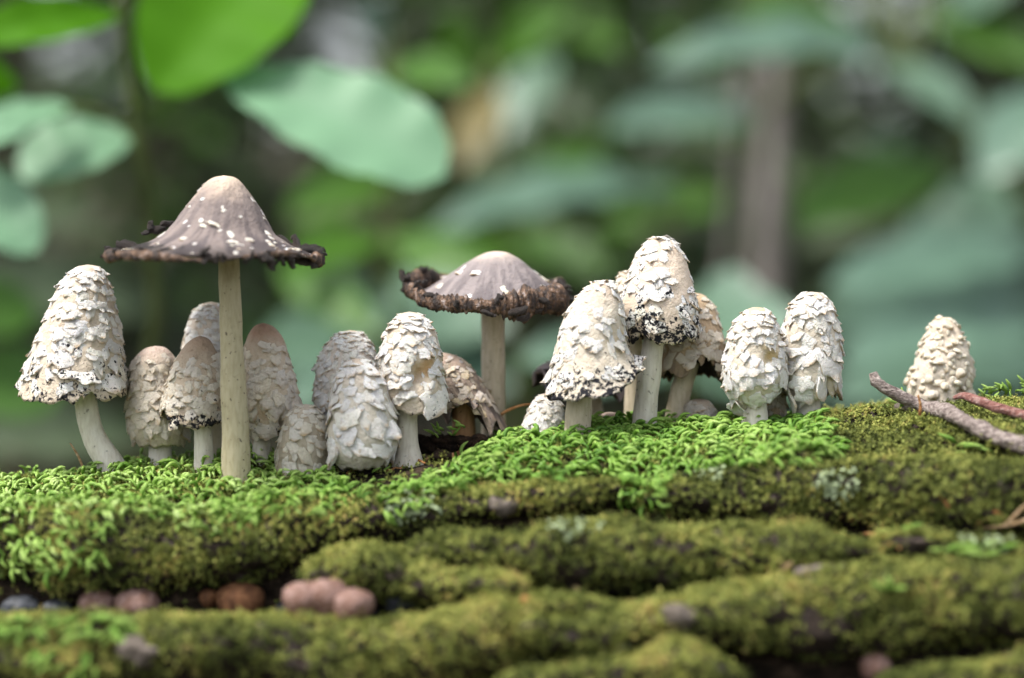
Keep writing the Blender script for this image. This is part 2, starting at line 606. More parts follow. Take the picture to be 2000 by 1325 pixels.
# ------------------------------------------------------------------ bright worm-like moss clumps
def worm(seed):
    r = np.random.default_rng(seed)
    n, s = 7, 6
    t = np.linspace(0, 1, n)
    bend = r.uniform(0.15, 0.5)
    lat = r.uniform(-0.25, 0.25)
    path = np.stack([lat * t ** 2, t, bend * np.sin(t * math.pi * 0.9) - 0.25 * bend * t], 1)
    rad = 0.120 * np.sin(np.clip(t * 0.86 + 0.12, 0, 1) * math.pi) ** 0.55
    rad[-1] = 0.03
    v, f = tube(path, rad, s, 0.02, seed, True, 6.0)
    tn = np.concatenate([np.repeat(t, s), [0, 1]])
    return v, f, tn

WORMS = [worm(s) for s in range(8)]
WMESH = []
for v, f, tn in WORMS:
    WMESH.append(mesh_np('shoot', v, f, SHOOT, {'tint': 0.25 + 0.5 * tn}))  # shading put into the tint: dark shoot base, light tip

def shoots(label, mask, n, flow, extra, n_ind=300):
    wg = mask * np.where(_facing > -0.35, 1.0, 0.1) * np.where(_fn[:, 2] > -0.3, 1, 0.2) * np.where(np.abs(_cen[:, 0]) < 0.27, 1.0, 0.3)
    wg = wg * np.where(fbm(_cen, 90, 55, 2) > -0.6, 1.0, 0.3)
    p, nr, i = sample(wg, n)
    p = np.vstack([p] + [np.array(e[0])[None] for e in extra])
    nr = np.vstack([nr] + [np.array([[0, -0.5, 0.8]]) for e in extra])
    n = len(p)
    fl = norm(np.asarray(flow)[None] * 0.9 + RNG.normal(0, 0.55, (n, 3)))
    fl = norm(fl + 0.8 * vnoise(p, 60, 5)[:, None] * np.array([[1, 0.3, 0]]))
    d = norm(fl - nr * np.einsum('ij,ij->i', fl, nr)[:, None] + nr * RNG.uniform(-0.05, 0.55, n)[:, None] + np.where(nr[:, 2:3] < 0.35, np.array([[0, -0.2, -0.5]]), 0))
    for j, e in enumerate(extra):
        d[n - len(extra) + j] = norm(np.array(e[1], float))
    ln = RNG.uniform(0.0048, 0.0088, n)
    wd = ln * RNG.uniform(0.8, 1.1, n)
    p = p + nr * (RNG.uniform(-0.0008, 0.0034, n))[:, None]
    side = norm(np.cross(d, nr + RNG.normal(0, 0.15, (n, 3))))
    upn = np.cross(side, d)
    root_loc = np.array([p[:, 0].mean(), p[:, 1].mean(), p[:, 2].min()])
    root = empty('moss_clump', root_loc)
    tag(root, label, 'moss', 'bright green moss clumps')
    # the largest in view become parts of their own
    x, y = proj(p)
    vis = (x > 0) & (x < 2000)
    order = np.argsort(-(ln / (p[:, 1] + 1.0)) * vis - 0.001 * (nr @ np.array([0, 0, 1.0])))
    # prefer those on the outside of the tuft
    h = np.einsum('ij,ij->i', p - root_loc, nr)
    order = np.argsort(-(vis * 1.0 + h * 60 + ln * 20))
    ind = set(order[:n_ind].tolist())
    bv, bf, bt, off_ = [], [], [], 0
    tn = np.clip(0.45 + 0.3 * fbm(p, 60, 12, 2) + RNG.normal(0, 0.16, n), 0, 1)
    for q in range(n):
        kx = q % len(WORMS)
        M = np.eye(4)
        M[:3, 0] = side[q] * wd[q]
        M[:3, 1] = d[q] * ln[q]
        M[:3, 2] = upn[q] * wd[q]
        M[:3, 3] = p[q] - root_loc
        if q in ind:
            o = obj('shoot', WMESH[kx], root)
            o.matrix_local = Matrix(M.tolist())
        else:
            v, f, t = WORMS[kx]
            bv.append(v @ M[:3, :3].T + M[:3, 3])
            bf.append([g + off_ for g in f])
            bt.append(np.clip(0.2 + 0.35 * t + (tn[q] - 0.45), 0, 1))  # same painted shading from base to tip, plus each shoot's own tone
            off_ += len(v)
    if bv:
        F4 = np.vstack([b[0] for b in bf])
        F3 = np.vstack([np.vstack(b[1:]) for b in bf])
        o = obj('moss_shoots', mesh_np('moss_shoots', np.vstack(bv), [F4, F3], SHOOT, {'tint': np.concatenate(bt)}), root)
        o['kind'] = 'stuff'
    return root

def hang(px, py, dx, dz, dy=-0.3):
    p, n_ = ray(px, py)
    return (p, (dx, dy, dz))

mL = inL & ((iscore & (_cen[:, 1] < 0.035)) | ~iscore)
mC = inC & ((iscore & (_cen[:, 1] < 0.03)) | ~iscore) & ~inpoly(_fpx, _fpy, [(780, 850), (985, 840), (950, 892), (850, 905), (780, 905)])
shoots('bright green worm-like moss clump at the foot of the tall dark flat-capped mushroom', mL.astype(float), 3800, (0.25, -0.8, -0.1),
       [hang(85, 1090, 0.0, -1), hang(150, 1085, 0.5, -1), hang(165, 1060, 0.9, -0.4), hang(375, 1035, 0.35, -0.9), hang(60, 1075, -0.1, -1), hang(120, 1075, 0.3, -0.9)])
shoots('bright green worm-like moss clump below the pair of big leaning caps', mC.astype(float), 3000, (0.85, -0.45, 0.0),
       [hang(1225, 975, -0.1, -1), hang(1235, 960, 0.05, -1), hang(1265, 975, 0.2, -1), hang(1280, 965, 0.5, -0.8), hang(1215, 960, -0.2, -1), hang(1250, 955, 0, -1)])

# ------------------------------------------------------------------ mushrooms
def scale_mesh(seed, lift, ragged, mat):
    """one shaggy scale: x across, y from attachment (0) to free edge (1), z outwards"""
    r = np.random.default_rng(seed)
    nu, nv = 6, 6
    U, V = np.meshgrid(np.linspace(-1, 1, nu), np.linspace(0, 1, nv))
    hw = 0.5 * (0.72 + 0.28 * np.sin(np.clip(V * 1.3, 0, 1) * math.pi / 2)) * np.sqrt(np.clip(1 - (np.clip(V - 0.5, 0, 1) / 0.52) ** 2.6, 0.02, 1))
    f1, f2 = r.uniform(1.5, 4), r.uniform(0, 6.28)
    jag = ragged * (0.7 * np.sin(U * f1 + f2) + 0.5 * r.uniform(-1, 1, (nv, nu))) * np.clip((V - 0.35) / 0.65, 0, 1)
    x = U * hw * (1 + 0.14 * np.sin(V * r.uniform(3, 7) + r.uniform(0, 6))) + 0.03 * r.normal(size=(nv, nu)) * (V > 0.1) + 0.12 * r.normal() * V
    y = V * (1 - 0.10 * np.abs(U) ** 2) + jag * 0.16
    edge_ = 1 - np.abs(U) ** 2.2 * (1 - 0.45 * V ** 2)          # flanks sink into the cap, only the lower lip stands off
    z = -0.02 + (0.075 * np.sin(np.clip(V * 1.6, 0, 1) * math.pi / 2) + lift * V ** 2.5) * edge_ - 0.24 * x ** 2 + 0.028 * r.normal(size=(nv, nu)) * (0.3 + V) - 0.08 * (V < 0.01)
    top = np.stack([x, y, z], -1).reshape(-1, 3)
    f = grid_faces(nv, nu)
    ring = [j for j in range(nu)] + [i * nu + nu - 1 for i in range(1, nv)] + [(nv - 1) * nu + j for j in range(nu - 2, -1, -1)] + [i * nu for i in range(nv - 2, 0, -1)]
    a = top[ring]
    b = a * np.array([0.97, 0.985, 1]) - np.array([0, 0.008, 0.11])
    n0 = len(top)
    v = np.vstack([top, a, b])
    m = len(ring)
    i = np.arange(m)
    fs = np.stack([n0 + i, n0 + m + i, n0 + m + (i + 1) % m, n0 + (i + 1) % m], 1)
    e = np.concatenate([np.clip((V.ravel() - 0.55) / 0.45, 0, 1), np.clip((V.ravel()[ring] - 0.3) / 0.5, 0, 1), np.ones(m)])
    # faces must look outwards
    return mesh_np('scale', v, [f[:, ::-1], fs[:, ::-1]], mat, {'edge': e})

def m_scale():
    k = MK('shaggy_scale')
    oi = k.n('ObjectInfo')
    e = k.attr('edge')
    wv = k.n('TexCoord').outputs['Object']
    gp = k.n('NewGeometry').outputs['Position']
    n1 = k.noise(420, 4, 0.65, gp)
    n2 = k.noise(170, 3, 0.6, gp)
    col = oi.outputs['Color']
    col = k.mix(k.math('MULTIPLY', k.rng(e, 0.35, 1.0), k.rng(n2, 0.38, 0.60, 0.1, 0.8)), col, (0.50, 0.34, 0.17))
    col = k.mix(k.rng(n1, 0.54, 0.76, 0, 0.42), col, (0.42, 0.31, 0.20))
    col = k.mix(k.rng(k.noise(700, 4, 0.7, gp), 0.55, 0.72, 0, 0.22), col, (0.38, 0.30, 0.22))
    # black ink: patches of their own, more of them where the cap is dissolving (object alpha)
    n3 = k.noise(620, 4, 0.7, gp)
    ink = k.rng(k.math('ADD', n3, k.math('MULTIPLY', n2, 0.5)), k.math('SUBTRACT', 1.05, k.math('MULTIPLY', oi.outputs['Alpha'], 0.34)), k.math('SUBTRACT', 1.10, k.math('MULTIPLY', oi.outputs['Alpha'], 0.34)))
    col = k.mix(ink, col, (0.010, 0.010, 0.014))
    fib = k.noise(1100, 4, 0.75, gp)
    k.bump(k.math('ADD', k.math('MULTIPLY', n1, 0.9), k.math('MULTIPLY', fib, 0.8)), 0.0017, 1.0)
    return k.set(col, 0.85, 0.25, 0.12, (0.003, 0.002, 0.0012))

SCALEM = m_scale()
SC_FLAT = [scale_mesh(s, 0.13, 0.22, SCALEM) for s in range(8)]
SC_SHAG = [scale_mesh(20 + s, 0.13, 0.5, SCALEM) for s in range(8)]
def wart_mesh(seed):
    """a soft rounded knob"""
    u, v_ = np.meshgrid(np.linspace(0, 0.62 * math.pi, 5), np.linspace(0, 2 * math.pi, 8, endpoint=False), indexing='ij')
    p = np.stack([0.5 * np.sin(u) * np.cos(v_), 0.5 + 0.5 * np.sin(u) * np.sin(v_), 0.34 * np.cos(u)], -1)
    p = p * (1 + 0.28 * fbm(p, 3.0, seed, 2)[..., None])
    p[..., 2] += 0.1 * p[..., 1]
    return mesh_np('scale', p.reshape(-1, 3), grid_faces(5, 8, True), SCALEM, {'edge': np.clip(p[..., 1], 0, 1).ravel()})
SC_WART = [wart_mesh(s) for s in range(6)]

def m_cap(body, apex, dark, ink, stains, streak=0.0, rim_dark=0.0):
    """cap skin: body colour, apex colour, groove colour; ink 0..1 blackens patches towards the rim; stains = [(centre, radius, colour)]"""
    k = MK('cap_skin')
    t = k.attr('t')
    n1 = k.noise(330, 4, 0.65)
    n2 = k.noise(130, 4, 0.6)
    col = k.mix(k.rng(k.math('ADD', t, k.math('MULTIPLY', n2, 0.3)), 0.16, 0.55), apex, body)
    col = k.mix(k.rng(n1, 0.52, 0.72, 0, 0.6), col, dark)
    if streak:
        ph = k.attr('phi')
        wv = k.n('TexNoise', noise_dimensions='2D')
        cb = k.n('CombineXYZ')
        k.l(k.math('MULTIPLY', ph, 30.0), cb.inputs[0])
        k.l(k.math('MULTIPLY', t, 2.0), cb.inputs[1])
        k.l(cb.outputs[0], wv.inputs['Vector'])
        wv.inputs['Scale'].default_value = 1.0
        wv.inputs['Detail'].default_value = 4
        col = k.mix(k.math('MULTIPLY', k.rng(wv.outputs['Fac'], 0.42, 0.62), k.rng(t, 0.15, 0.8, 0, streak)), col, (0.05, 0.042, 0.05))
    if rim_dark:
        col = k.mix(k.math('MULTIPLY', k.rng(k.math('ADD', t, k.math('MULTIPLY', n2, 0.25)), 0.75, 1.12), rim_dark), col, (0.018, 0.014, 0.014))
    for c, r, cc in stains:
        d = k.math('ADD', k.dist_to(c), k.math('MULTIPLY', k.math('SUBTRACT', n2, 0.5), r * 1.8))
        col = k.mix(k.rng(d, r, r * 0.25, 0, 0.9), col, cc)
    if ink:
        th = k.math('SUBTRACT', 1.12, k.math('MULTIPLY', k.rng(t, 0.35, 1.0), 0.44 * ink))
        s_ = k.math('ADD', k.noise(480, 4, 0.7), k.math('MULTIPLY', n2, 0.5))
        col = k.mix(k.rng(s_, th, k.math('ADD', th, 0.06)), col, (0.009, 0.009, 0.013))
    fib = k.noise(900, 3, 0.7)
    k.bump(k.math('ADD', n1, k.math('MULTIPLY', fib, 0.4)), 0.0016, 0.8)
    return k.set(col, 0.8, 0.3, 0.12, (0.003, 0.002, 0.0012))

GILL = simple('inky_gills', [(0.3, (0.006, 0.005, 0.005)), (0.55, (0.022, 0.016, 0.015)), (0.75, (0.07, 0.05, 0.045))], 500, 0.6, 0.4, 0.002)
INK = simple('dried_ink_rim', [(0.3, (0.008, 0.007, 0.008)), (0.5, (0.03, 0.022, 0.02)), (0.62, (0.12, 0.075, 0.045)), (0.72, (0.42, 0.36, 0.32))], 320, 0.55, 0.5, 0.0015)

def m_stem(c0, c1, spots=0.0):
    k = MK('stem_skin')
    a = k.noise(130, 4, 0.55, k.scaled((5, 5, 1.2)))
    b = k.noise(260, 3, 0.6)
    col = k.mix(k.rng(a, 0.35, 0.75, 0, 0.75), c0, c1)
    col = k.mix(k.rng(b, 0.60, 0.75, 0, 0.30), col, tuple(x * 0.5 for x in c1))
    if spots:
        d = k.noise(520, 2, 0.5)
        col = k.mix(k.rng(d, 0.66, 0.72, 0, spots), col, (0.05, 0.035, 0.02))
    k.bump(k.math('ADD', a, k.math('MULTIPLY', b, 0.5)), 0.0004, 0.6)
    return k.set(col, 0.7, 0.3, 0.15, (0.004, 0.003, 0.002))

ST_WHITE = m_stem((0.68, 0.64, 0.55), (0.50, 0.45, 0.36), 0.5)
ST_OLIVE = m_stem((0.46, 0.41, 0.27), (0.33, 0.285, 0.165), 0.8)
ST_TAN = m_stem((0.55, 0.48, 0.36), (0.38, 0.32, 0.22), 0.4)
ST_BROWN = m_stem((0.34, 0.19, 0.085), (0.20, 0.105, 0.045), 0.8)

WHITE = (0.82, 0.79, 0.735)
CREAM = (0.72, 0.64, 0.53)
TAN = (0.45, 0.33, 0.22)
SMOOTH = (0.55, 0.45, 0.36)
MUSH = 'scaly mushrooms growing on the log'

def mushroom(label, rows, Y, stem, stem_mat=ST_WHITE, body=(0.54, 0.46, 0.36), apex=(0.52, 0.42, 0.33), dark=(0.28, 0.20, 0.14), ink=0.0,
             stains=(), scales=None, sag=0.0, jag=4.0, notches=(), lump=2.5, streak=0.0, rim_dark=0.0, dents=(), rows_n=40, seed=1, gill=True):
    """rows: (x_left, y_left, x_right, y_right) in photo pixels from just under the apex to the rim; first entry is the apex (x, y)"""
    rg = np.random.default_rng(seed)
    m = pxs(Y)
    ax, ay = rows[0]
    full = [(ax, ay, ax, ay)] + [tuple(r) for r in rows[1:]]
    # stand on the bark
    if stem:
        bx, by = stem[-1][0], stem[-1][1]
    else:
        bx, by = (full[-1][0] + full[-1][2]) / 2, max(full[-1][1], full[-1][3])
    base = P(bx, by, Y)
    gz = ground_at(base[0], base[1])[2]
    base = np.array([base[0], base[1], min(gz, base[2]) - 0.002])
    root = empty('mushroom', base)
    tag(root, label, 'mushroom', MUSH)
    L3 = np.array([np.concatenate([P(a, b, Y), P(c, d, Y)]) for a, b, c, d in full])
    ctr = (L3[:, :3] + L3[:, 3:]) / 2
    hv = (L3[:, 3:] - L3[:, :3]) / 2
    # chord length down the flank
    q = np.concatenate([[0], np.cumsum(np.linalg.norm(np.diff(L3[:, 3:], axis=0), axis=1) + 1e-6)])
    tt = q / q[-1]
    CH = np.hstack([tt[:, None] * 3, ctr, hv])

    def prof(t):
        t = np.atleast_1d(t)
        k = np.clip(np.searchsorted(tt, t, side='right') - 1, 0, len(tt) - 2)
        u = ((t - tt[k]) / (tt[k + 1] - tt[k]))[:, None]
        D = CH[:, 1:]
        # finite-difference tangents
        tg = np.gradient(D, tt, axis=0)
        h = (tt[k + 1] - tt[k])[:, None]
        u2, u3 = u * u, u * u * u
        r = (2 * u3 - 3 * u2 + 1) * D[k] + (u3 - 2 * u2 + u) * h * tg[k] + (-2 * u3 + 3 * u2) * D[k + 1] + (u3 - u2) * h * tg[k + 1]
        return r[:, :3], r[:, 3:]

    phs = rg.uniform(0, 6.28)

    def S(t, ph):
        t, ph = np.broadcast_arrays(np.asarray(t, float), np.asarray(ph, float))
        sh = t.shape
        c, h = prof(np.clip(t.ravel(), 0, 1))
        ph = ph.ravel()
        tr = t.ravel()
        r = np.linalg.norm(h, axis=1)
        p = c + np.cos(ph)[:, None] * h + (np.sin(ph) * r)[:, None] * np.array([0, -1.0, 0])
        p[:, 2] -= sag * m * tr ** 3 * np.clip(np.sin(ph), 0, 1)
        # uneven skin
        d = norm(p - c + 1e-9)
        nz = (fbm(p - base, 75, seed, 2) + 0.5 * fbm(p - base, 260, seed + 5, 2)) * lump * m * sstep(0.02, 0.25, tr)
        p = p + d * nz[:, None]
        # ragged rim and tears
        rimw = sstep(0.72, 1.0, tr)
        jg = jag * m * (fbm(np.stack([np.cos(ph) * 3, np.sin(ph) * 3, ph * 0 + seed], 1), 1.6, seed + 3, 3))
        p[:, 2] += rimw * jg
        for p0, wd, dep in notches:
            dd = (ph - p0 + math.pi) % (2 * math.pi) - math.pi
            a = np.exp(-(dd / wd) ** 4) * (1 + 0.35 * vnoise(np.stack([ph * 9, ph * 0, ph * 0], 1), 1.0, seed))
            p[:, 2] += a * dep * m * tr ** 3
        for (dx, dy, rad, dep) in dents:
            cpos = P(dx, dy, Y) + np.array([0, -1, 0]) * (rad * 0 + 40 * m)
            di = np.linalg.norm((p - cpos)[:, [0, 2]], axis=1) / (rad * m)
            p = p - d * (np.exp(-di ** 2) * dep * m * (np.sin(ph) > 0))[:, None]
        return p.reshape(sh + (3,))

    ns = 72
    ts = np.linspace(0.0, 1, rows_n) ** 1.0
    T, PH = np.meshgrid(ts, np.linspace(0, 2 * math.pi, ns, endpoint=False), indexing='ij')
    V = S(T, PH)
    rim = V[-1]
    cr, hr = prof(1.0)
    rv = [V]
    th_ = 5 * m
    inner0 = rim + (cr - rim) * 0.05 + np.array([0, 0, 0.5 * th_])
    rv.append(inner0[None])
    nV = len(V)
    st = [np.asarray(c, float)[:3] for c in (stem or [])]
    v = np.vstack(rv).reshape(-1, 3) - base
    k_ = nV + 1
    f = grid_faces(k_, ns, True)
    tat = np.concatenate([T.ravel(), np.ones(ns)])
    pat = np.concatenate([PH.ravel() / 6.2832, PH[0] / 6.2832])
    sts = [(tuple(P(a, b, Y) + np.array([0, -35 * m, 0]) - base), r * m, cc) for a, b, r, cc in stains]
    me = mesh_np('cap', v, f[:, ::-1], m_cap(body, apex, dark, ink, sts, streak, rim_dark), {'t': tat, 'phi': pat})
    cap = obj('cap', me, root)
    if gill:
        # underside: pleated gills up to the stem
        gi = []
        c1, _ = prof(0.86)
        apexin, _ = prof(0.45)
        for q_, u in enumerate((0.0, 0.18, 0.45, 0.72, 0.9)):
            cc = cr + (apexin - cr) * (u * 0.75)
            ring = inner0 * 1.0
            ring = cc + (ring - cr) * (1 - u * 0.86)
            ple = 1.2 * m * (np.arange(ns) % 2) * (1 - u)
            ring = ring + np.stack([ple * 0, ple * 0, ple], 1)
            gi.append(ring)
        G = np.array(gi)
        obj('gills', mesh_np('gills', G.reshape(-1, 3) - base, grid_faces(5, ns, True), GILL, None, True), root)
    if stem:
        sp = np.array([P(a, b, Y) for a, b, _ in stem])
        sr = np.array([c for _, _, c in stem], float) * m
        # run the top up into the cap and the foot into the bark
        sp[-1] = sp[-1] if sp[-1][2] < base[2] + 0.002 else np.array([sp[-1][0], sp[-1][1], base[2]])
        up_ = sp[0] + norm(sp[0] - sp[1]) * 30 * m
        sp = np.vstack([up_, sp])
        sr = np.concatenate([[sr[0]], sr])
        q = resample(np.hstack([sp[:, [0, 2]], sp[:, [1]], sr[:, None]]), 26)
        vv, ff = tube(np.stack([q[:, 0], q[:, 2], q[:, 1]], 1), q[:, 3], 22, 1.3 * m, seed + 9, True, 120)
        obj('stem', mesh_np('stem', vv - base, ff, stem_mat), root)
    if scales:
        place_scales(cap, S, base, m, scales, rg, ink)
    return root, cap, S, base, m

def place_scales(cap, S, base, m, cfg, rg, ink):
    """rows of overlapping scales on the cap; each one its own object"""
    meshes = cfg.get('mesh', SC_SHAG)
    w0, l0 = cfg['w'], cfg['l']
    t0, t1 = cfg.get('t', (0.12, 0.93))
    prob = cfg.get('prob', 1.0)
    grow = cfg.get('grow', 0.45)
    col, colv = cfg.get('col', WHITE), cfg.get('var', 0.055)
    inkpow = cfg.get('inkpow', 1.6)
    maxn = cfg.get('max', 290)
    ph = np.linspace(0, 2 * math.pi, 25)
    t, rown, items = t0, 0, []
    flank = np.linalg.norm(np.diff(S(np.linspace(0, 1, 40), np.full(40, 0.0)), axis=0), axis=1).sum()
    while t < t1:
        circ = np.linalg.norm(np.diff(S(np.full(25, t), ph), axis=0), axis=1).sum()
        g = 1 - grow + grow * 1.5 * t / 0.75
        sw, sl = w0 * m * g, l0 * m * g
        n = max(3, int(round(circ / (sw * cfg.get('gap', 0.80)))))
        for i in range(n):
            if rg.random() > prob * min(1.0, 0.35 + (t - t0) / 0.16 if t0 > 0.18 else 1.0):
                continue
            p0 = (i + 0.5 * (rown % 2) + rg.uniform(-0.42, 0.42)) / n * 2 * math.pi
            items.append((t + rg.uniform(-0.6, 0.6) * sl * 0.6 / flank, p0, sw * rg.choice([0.55, 0.75, 0.95, 1.15, 1.4]) * rg.uniform(0.85, 1.15), sl * rg.choice([0.6, 0.85, 1.0, 1.3]) * rg.uniform(0.85, 1.15)))
        t += sl * cfg.get('step', 0.58) / flank
        rown += 1
    if len(items) > maxn:       # keep the visible front first
        items.sort(key=lambda a: -math.sin(a[1]) + rg.uniform(-0.2, 0.2))
        items = items[:maxn]
    I = np.array(items)
    e = 0.012
    tq = np.clip(I[:, 0], 0.02, 0.985)
    p = S(tq, I[:, 1])
    dn = norm(S(np.clip(tq + e, 0, 1), I[:, 1]) - S(np.clip(tq - e, 0, 1), I[:, 1]))
    sd_ = norm(S(tq, I[:, 1] + 0.05) - S(tq, I[:, 1] - 0.05))
    nr = norm(np.cross(dn, sd_))
    c, _ = p.mean(0), 0
    s = np.sign(np.einsum('ij,ij->i', nr, p - c))
    flip = np.median(s)
    nr = nr * flip
    for q in range(len(I)):
        if any(math.hypot(*(np.array(proj(p[q])) - np.array(h[:2]))) < h[2] and math.sin(I[q, 1]) > -0.1 for h in cfg.get('bare', ())):
            continue
        # slight twist
        a = rg.normal(0, 0.30)
        y_ = dn[q] * math.cos(a) + sd_[q] * math.sin(a)
        x_ = np.cross(y_, nr[q])
        M = np.eye(4)
        M[:3, 0] = x_ * I[q, 2]
        M[:3, 1] = y_ * I[q, 3]
        M[:3, 2] = nr[q] * I[q, 2] * rg.uniform(0.45, 1.2)
        M[:3, 3] = p[q] - base - y_ * I[q, 3] * 0.45
        o = obj('scale', meshes[rg.integers(len(meshes))], cap)
        o.matrix_local = Matrix(M.tolist())
        b = 1 + rg.normal(0, colv)
        wm = rg.normal(0, colv * 0.5)
        o.color = (min(0.86, col[0] * b * (1 + wm * 0.3)), min(0.84, col[1] * b), min(0.82, col[2] * b * (1 - wm)), float(np.clip(ink * I[q, 0] ** inkpow + (cfg.get('ink0', 0)), 0, 1)))

BRN = (0.36, 0.21, 0.09)
RUST = (0.20, 0.10, 0.035)
shag = dict(mesh=SC_SHAG, w=27, l=30)

# -- far left, large bell on a bent white stem
mushroom('large white bell-capped mushroom with ink-speckled rim on a bent white stem',
    [(172, 517), (150, 522, 195, 522), (125, 545, 212, 548), (98, 600, 226, 600), (75, 660, 236, 655), (55, 715, 241, 705), (44, 755, 246, 745), (38, 775, 250, 772)], 0.012,
    [(168, 785, 22), (175, 830, 23), (192, 870, 24), (215, 905, 26), (238, 935, 30)], sag=8, ink=0.85, jag=9, notches=[(1.15, 0.16, 26)],
    scales=dict(shag, w=30, l=30, prob=0.92, ink0=0.0, inkpow=0.9), seed=3)
# -- two crowded behind
mushroom('small pinkish cream cap half hidden between the big bell and the grey cap',
    [(303, 676), (285, 680, 322, 679), (262, 700, 340, 700), (250, 750, 352, 750), (247, 800, 362, 800), (252, 840, 368, 840), (270, 866, 362, 868)], 0.022,
    [(313, 865, 22), (313, 890, 23), (312, 925, 27)], apex=(0.52, 0.40, 0.34), scales=dict(shag, w=24, l=24, t=(0.2, 0.95), col=CREAM), seed=4, sag=4, jag=7, ink=0.25)
mushroom('greyish brown pointed cap with inky cracks leaning on the tall stem',
    [(390, 656), (376, 662, 404, 660), (352, 690, 424, 690), (332, 735, 437, 735), (318, 780, 440, 785), (312, 806, 440, 825)], 0.004,
    [(396, 825, 17), (397, 860, 18), (399, 925, 21)], apex=(0.36, 0.25, 0.17), body=(0.44, 0.36, 0.27), dark=(0.22, 0.15, 0.10), ink=0.9, sag=16, jag=8, notches=[(2.5, 0.2, 22)],
    scales=dict(mesh=SC_FLAT, w=23, l=24, t=(0.32, 0.95), col=(0.70, 0.64, 0.54), prob=0.9), seed=5)
mushroom('cream scaly cap partly hidden behind the tall mushroom stem',
    [(412, 590), (396, 594, 430, 594), (376, 612, 452, 612), (361, 650, 464, 650), (354, 700, 470, 700), (352, 750, 472, 750), (356, 780, 468, 780)], 0.034,
    [(418, 780, 14), (421, 840, 14), (424, 925, 17)], ST_TAN, body=(0.60, 0.52, 0.43), scales=dict(shag, w=25, l=24), seed=6)
mushroom('smooth-tipped tan egg-shaped cap right beside the tall stem',
    [(514, 631), (499, 636, 530, 636), (482, 660, 550, 658), (470, 700, 565, 695), (466, 745, 577, 740), (468, 790, 584, 785), (478, 825, 578, 815), (490, 856, 560, 838)], 0.015,
    [(508, 845, 17), (510, 870, 18), (511, 925, 20)], apex=(0.34, 0.20, 0.13), body=(0.54, 0.45, 0.34), dark=(0.32, 0.24, 0.15), ink=0.45, jag=8, notches=[(1.0, 0.25, 14)],
    scales=dict(mesh=SC_FLAT, w=26, l=27, t=(0.27, 0.95), col=(0.76, 0.68, 0.56)), seed=7, stains=[(520, 800, 45, TAN)])
mushroom('small squat egg-shaped grey mushroom covered in flat tile-like scales',
    [(597, 790), (580, 793, 614, 793), (562, 808, 630, 808), (550, 840, 640, 838), (543, 880, 643, 878), (540, 925, 642, 925)], -0.002, None,
    body=(0.38, 0.33, 0.25), apex=(0.5, 0.43, 0.34), dark=(0.22, 0.18, 0.12), scales=dict(mesh=SC_FLAT, w=27, l=28, t=(0.12, 0.93), col=(0.72, 0.67, 0.56), gap=0.9, step=0.7), seed=8, gill=False)
mushroom('white warty cap peeping over the big tile-scaled egg mushroom',
    [(684, 645), (664, 650, 706, 650), (642, 668, 724, 668), (625, 705, 738, 705), (616, 750, 745, 750), (614, 790, 746, 790), (625, 830, 738, 830)], 0.024,
    [(682, 830, 22), (682, 935, 24)], body=(0.60, 0.53, 0.46), scales=dict(shag, w=23, l=22, t=(0.08, 0.95), step=0.52), seed=9)
mushroom('white egg-shaped mushroom with broad overlapping tile-like scales',
    [(697, 700), (676, 706, 720, 706), (658, 730, 742, 730), (646, 770, 758, 770), (641, 815, 770, 815), (641, 855, 777, 850), (648, 890, 772, 882), (668, 916, 745, 912)], -0.012,
    None, body=(0.56, 0.51, 0.43), dark=(0.34, 0.28, 0.21), scales=dict(mesh=SC_FLAT, w=36, l=37, t=(0.10, 0.90), col=(0.84, 0.81, 0.76), step=0.62, gap=0.85), seed=10, gill=False)
mushroom('white bell mushroom with a brown rotten gash, on a white stem with flared foot',
    [(800, 609), (780, 614, 822, 614), (760, 635, 840, 635), (746, 680, 855, 675), (739, 725, 864, 720), (740, 765, 871, 765), (755, 800, 873, 800)], 0.0,
    [(795, 795, 21), (795, 830, 21), (796, 870, 22), (797, 890, 26), (797, 915, 36)], stains=[(824, 705, 40, (0.44, 0.27, 0.11)), (822, 735, 30, BRN), (818, 745, 16, RUST), (785, 770, 20, TAN)],
    dents=[(822, 735, 20, 16)], notches=[(1.05, 0.16, 26)], ink=0.6, sag=4, jag=7,
    scales=dict(shag, w=30, l=28, bare=[(824, 710, 19), (820, 742, 17)]), seed=12)
# -- drooping brown cap
mushroom('drooping torn brown-grey cap sagging sideways over a short brown stem',
    [(858, 688), (845, 700, 874, 690), (842, 735, 908, 706), (846, 775, 940, 742), (856, 800, 968, 790), (868, 820, 994, 840)], 0.027,
    [(905, 805, 22), (906, 840, 22), (908, 885, 25)], ST_BROWN, body=(0.30, 0.23, 0.18), apex=(0.40, 0.30, 0.24), dark=(0.14, 0.10, 0.08), ink=0.5, streak=0.7, sag=10, jag=16,
    notches=[(1.9, 0.6, 58), (0.9, 0.12, 25)], scales=dict(shag, w=20, l=22, t=(0.12, 0.78), prob=0.5, col=(0.58, 0.50, 0.42), var=0.16), seed=13)
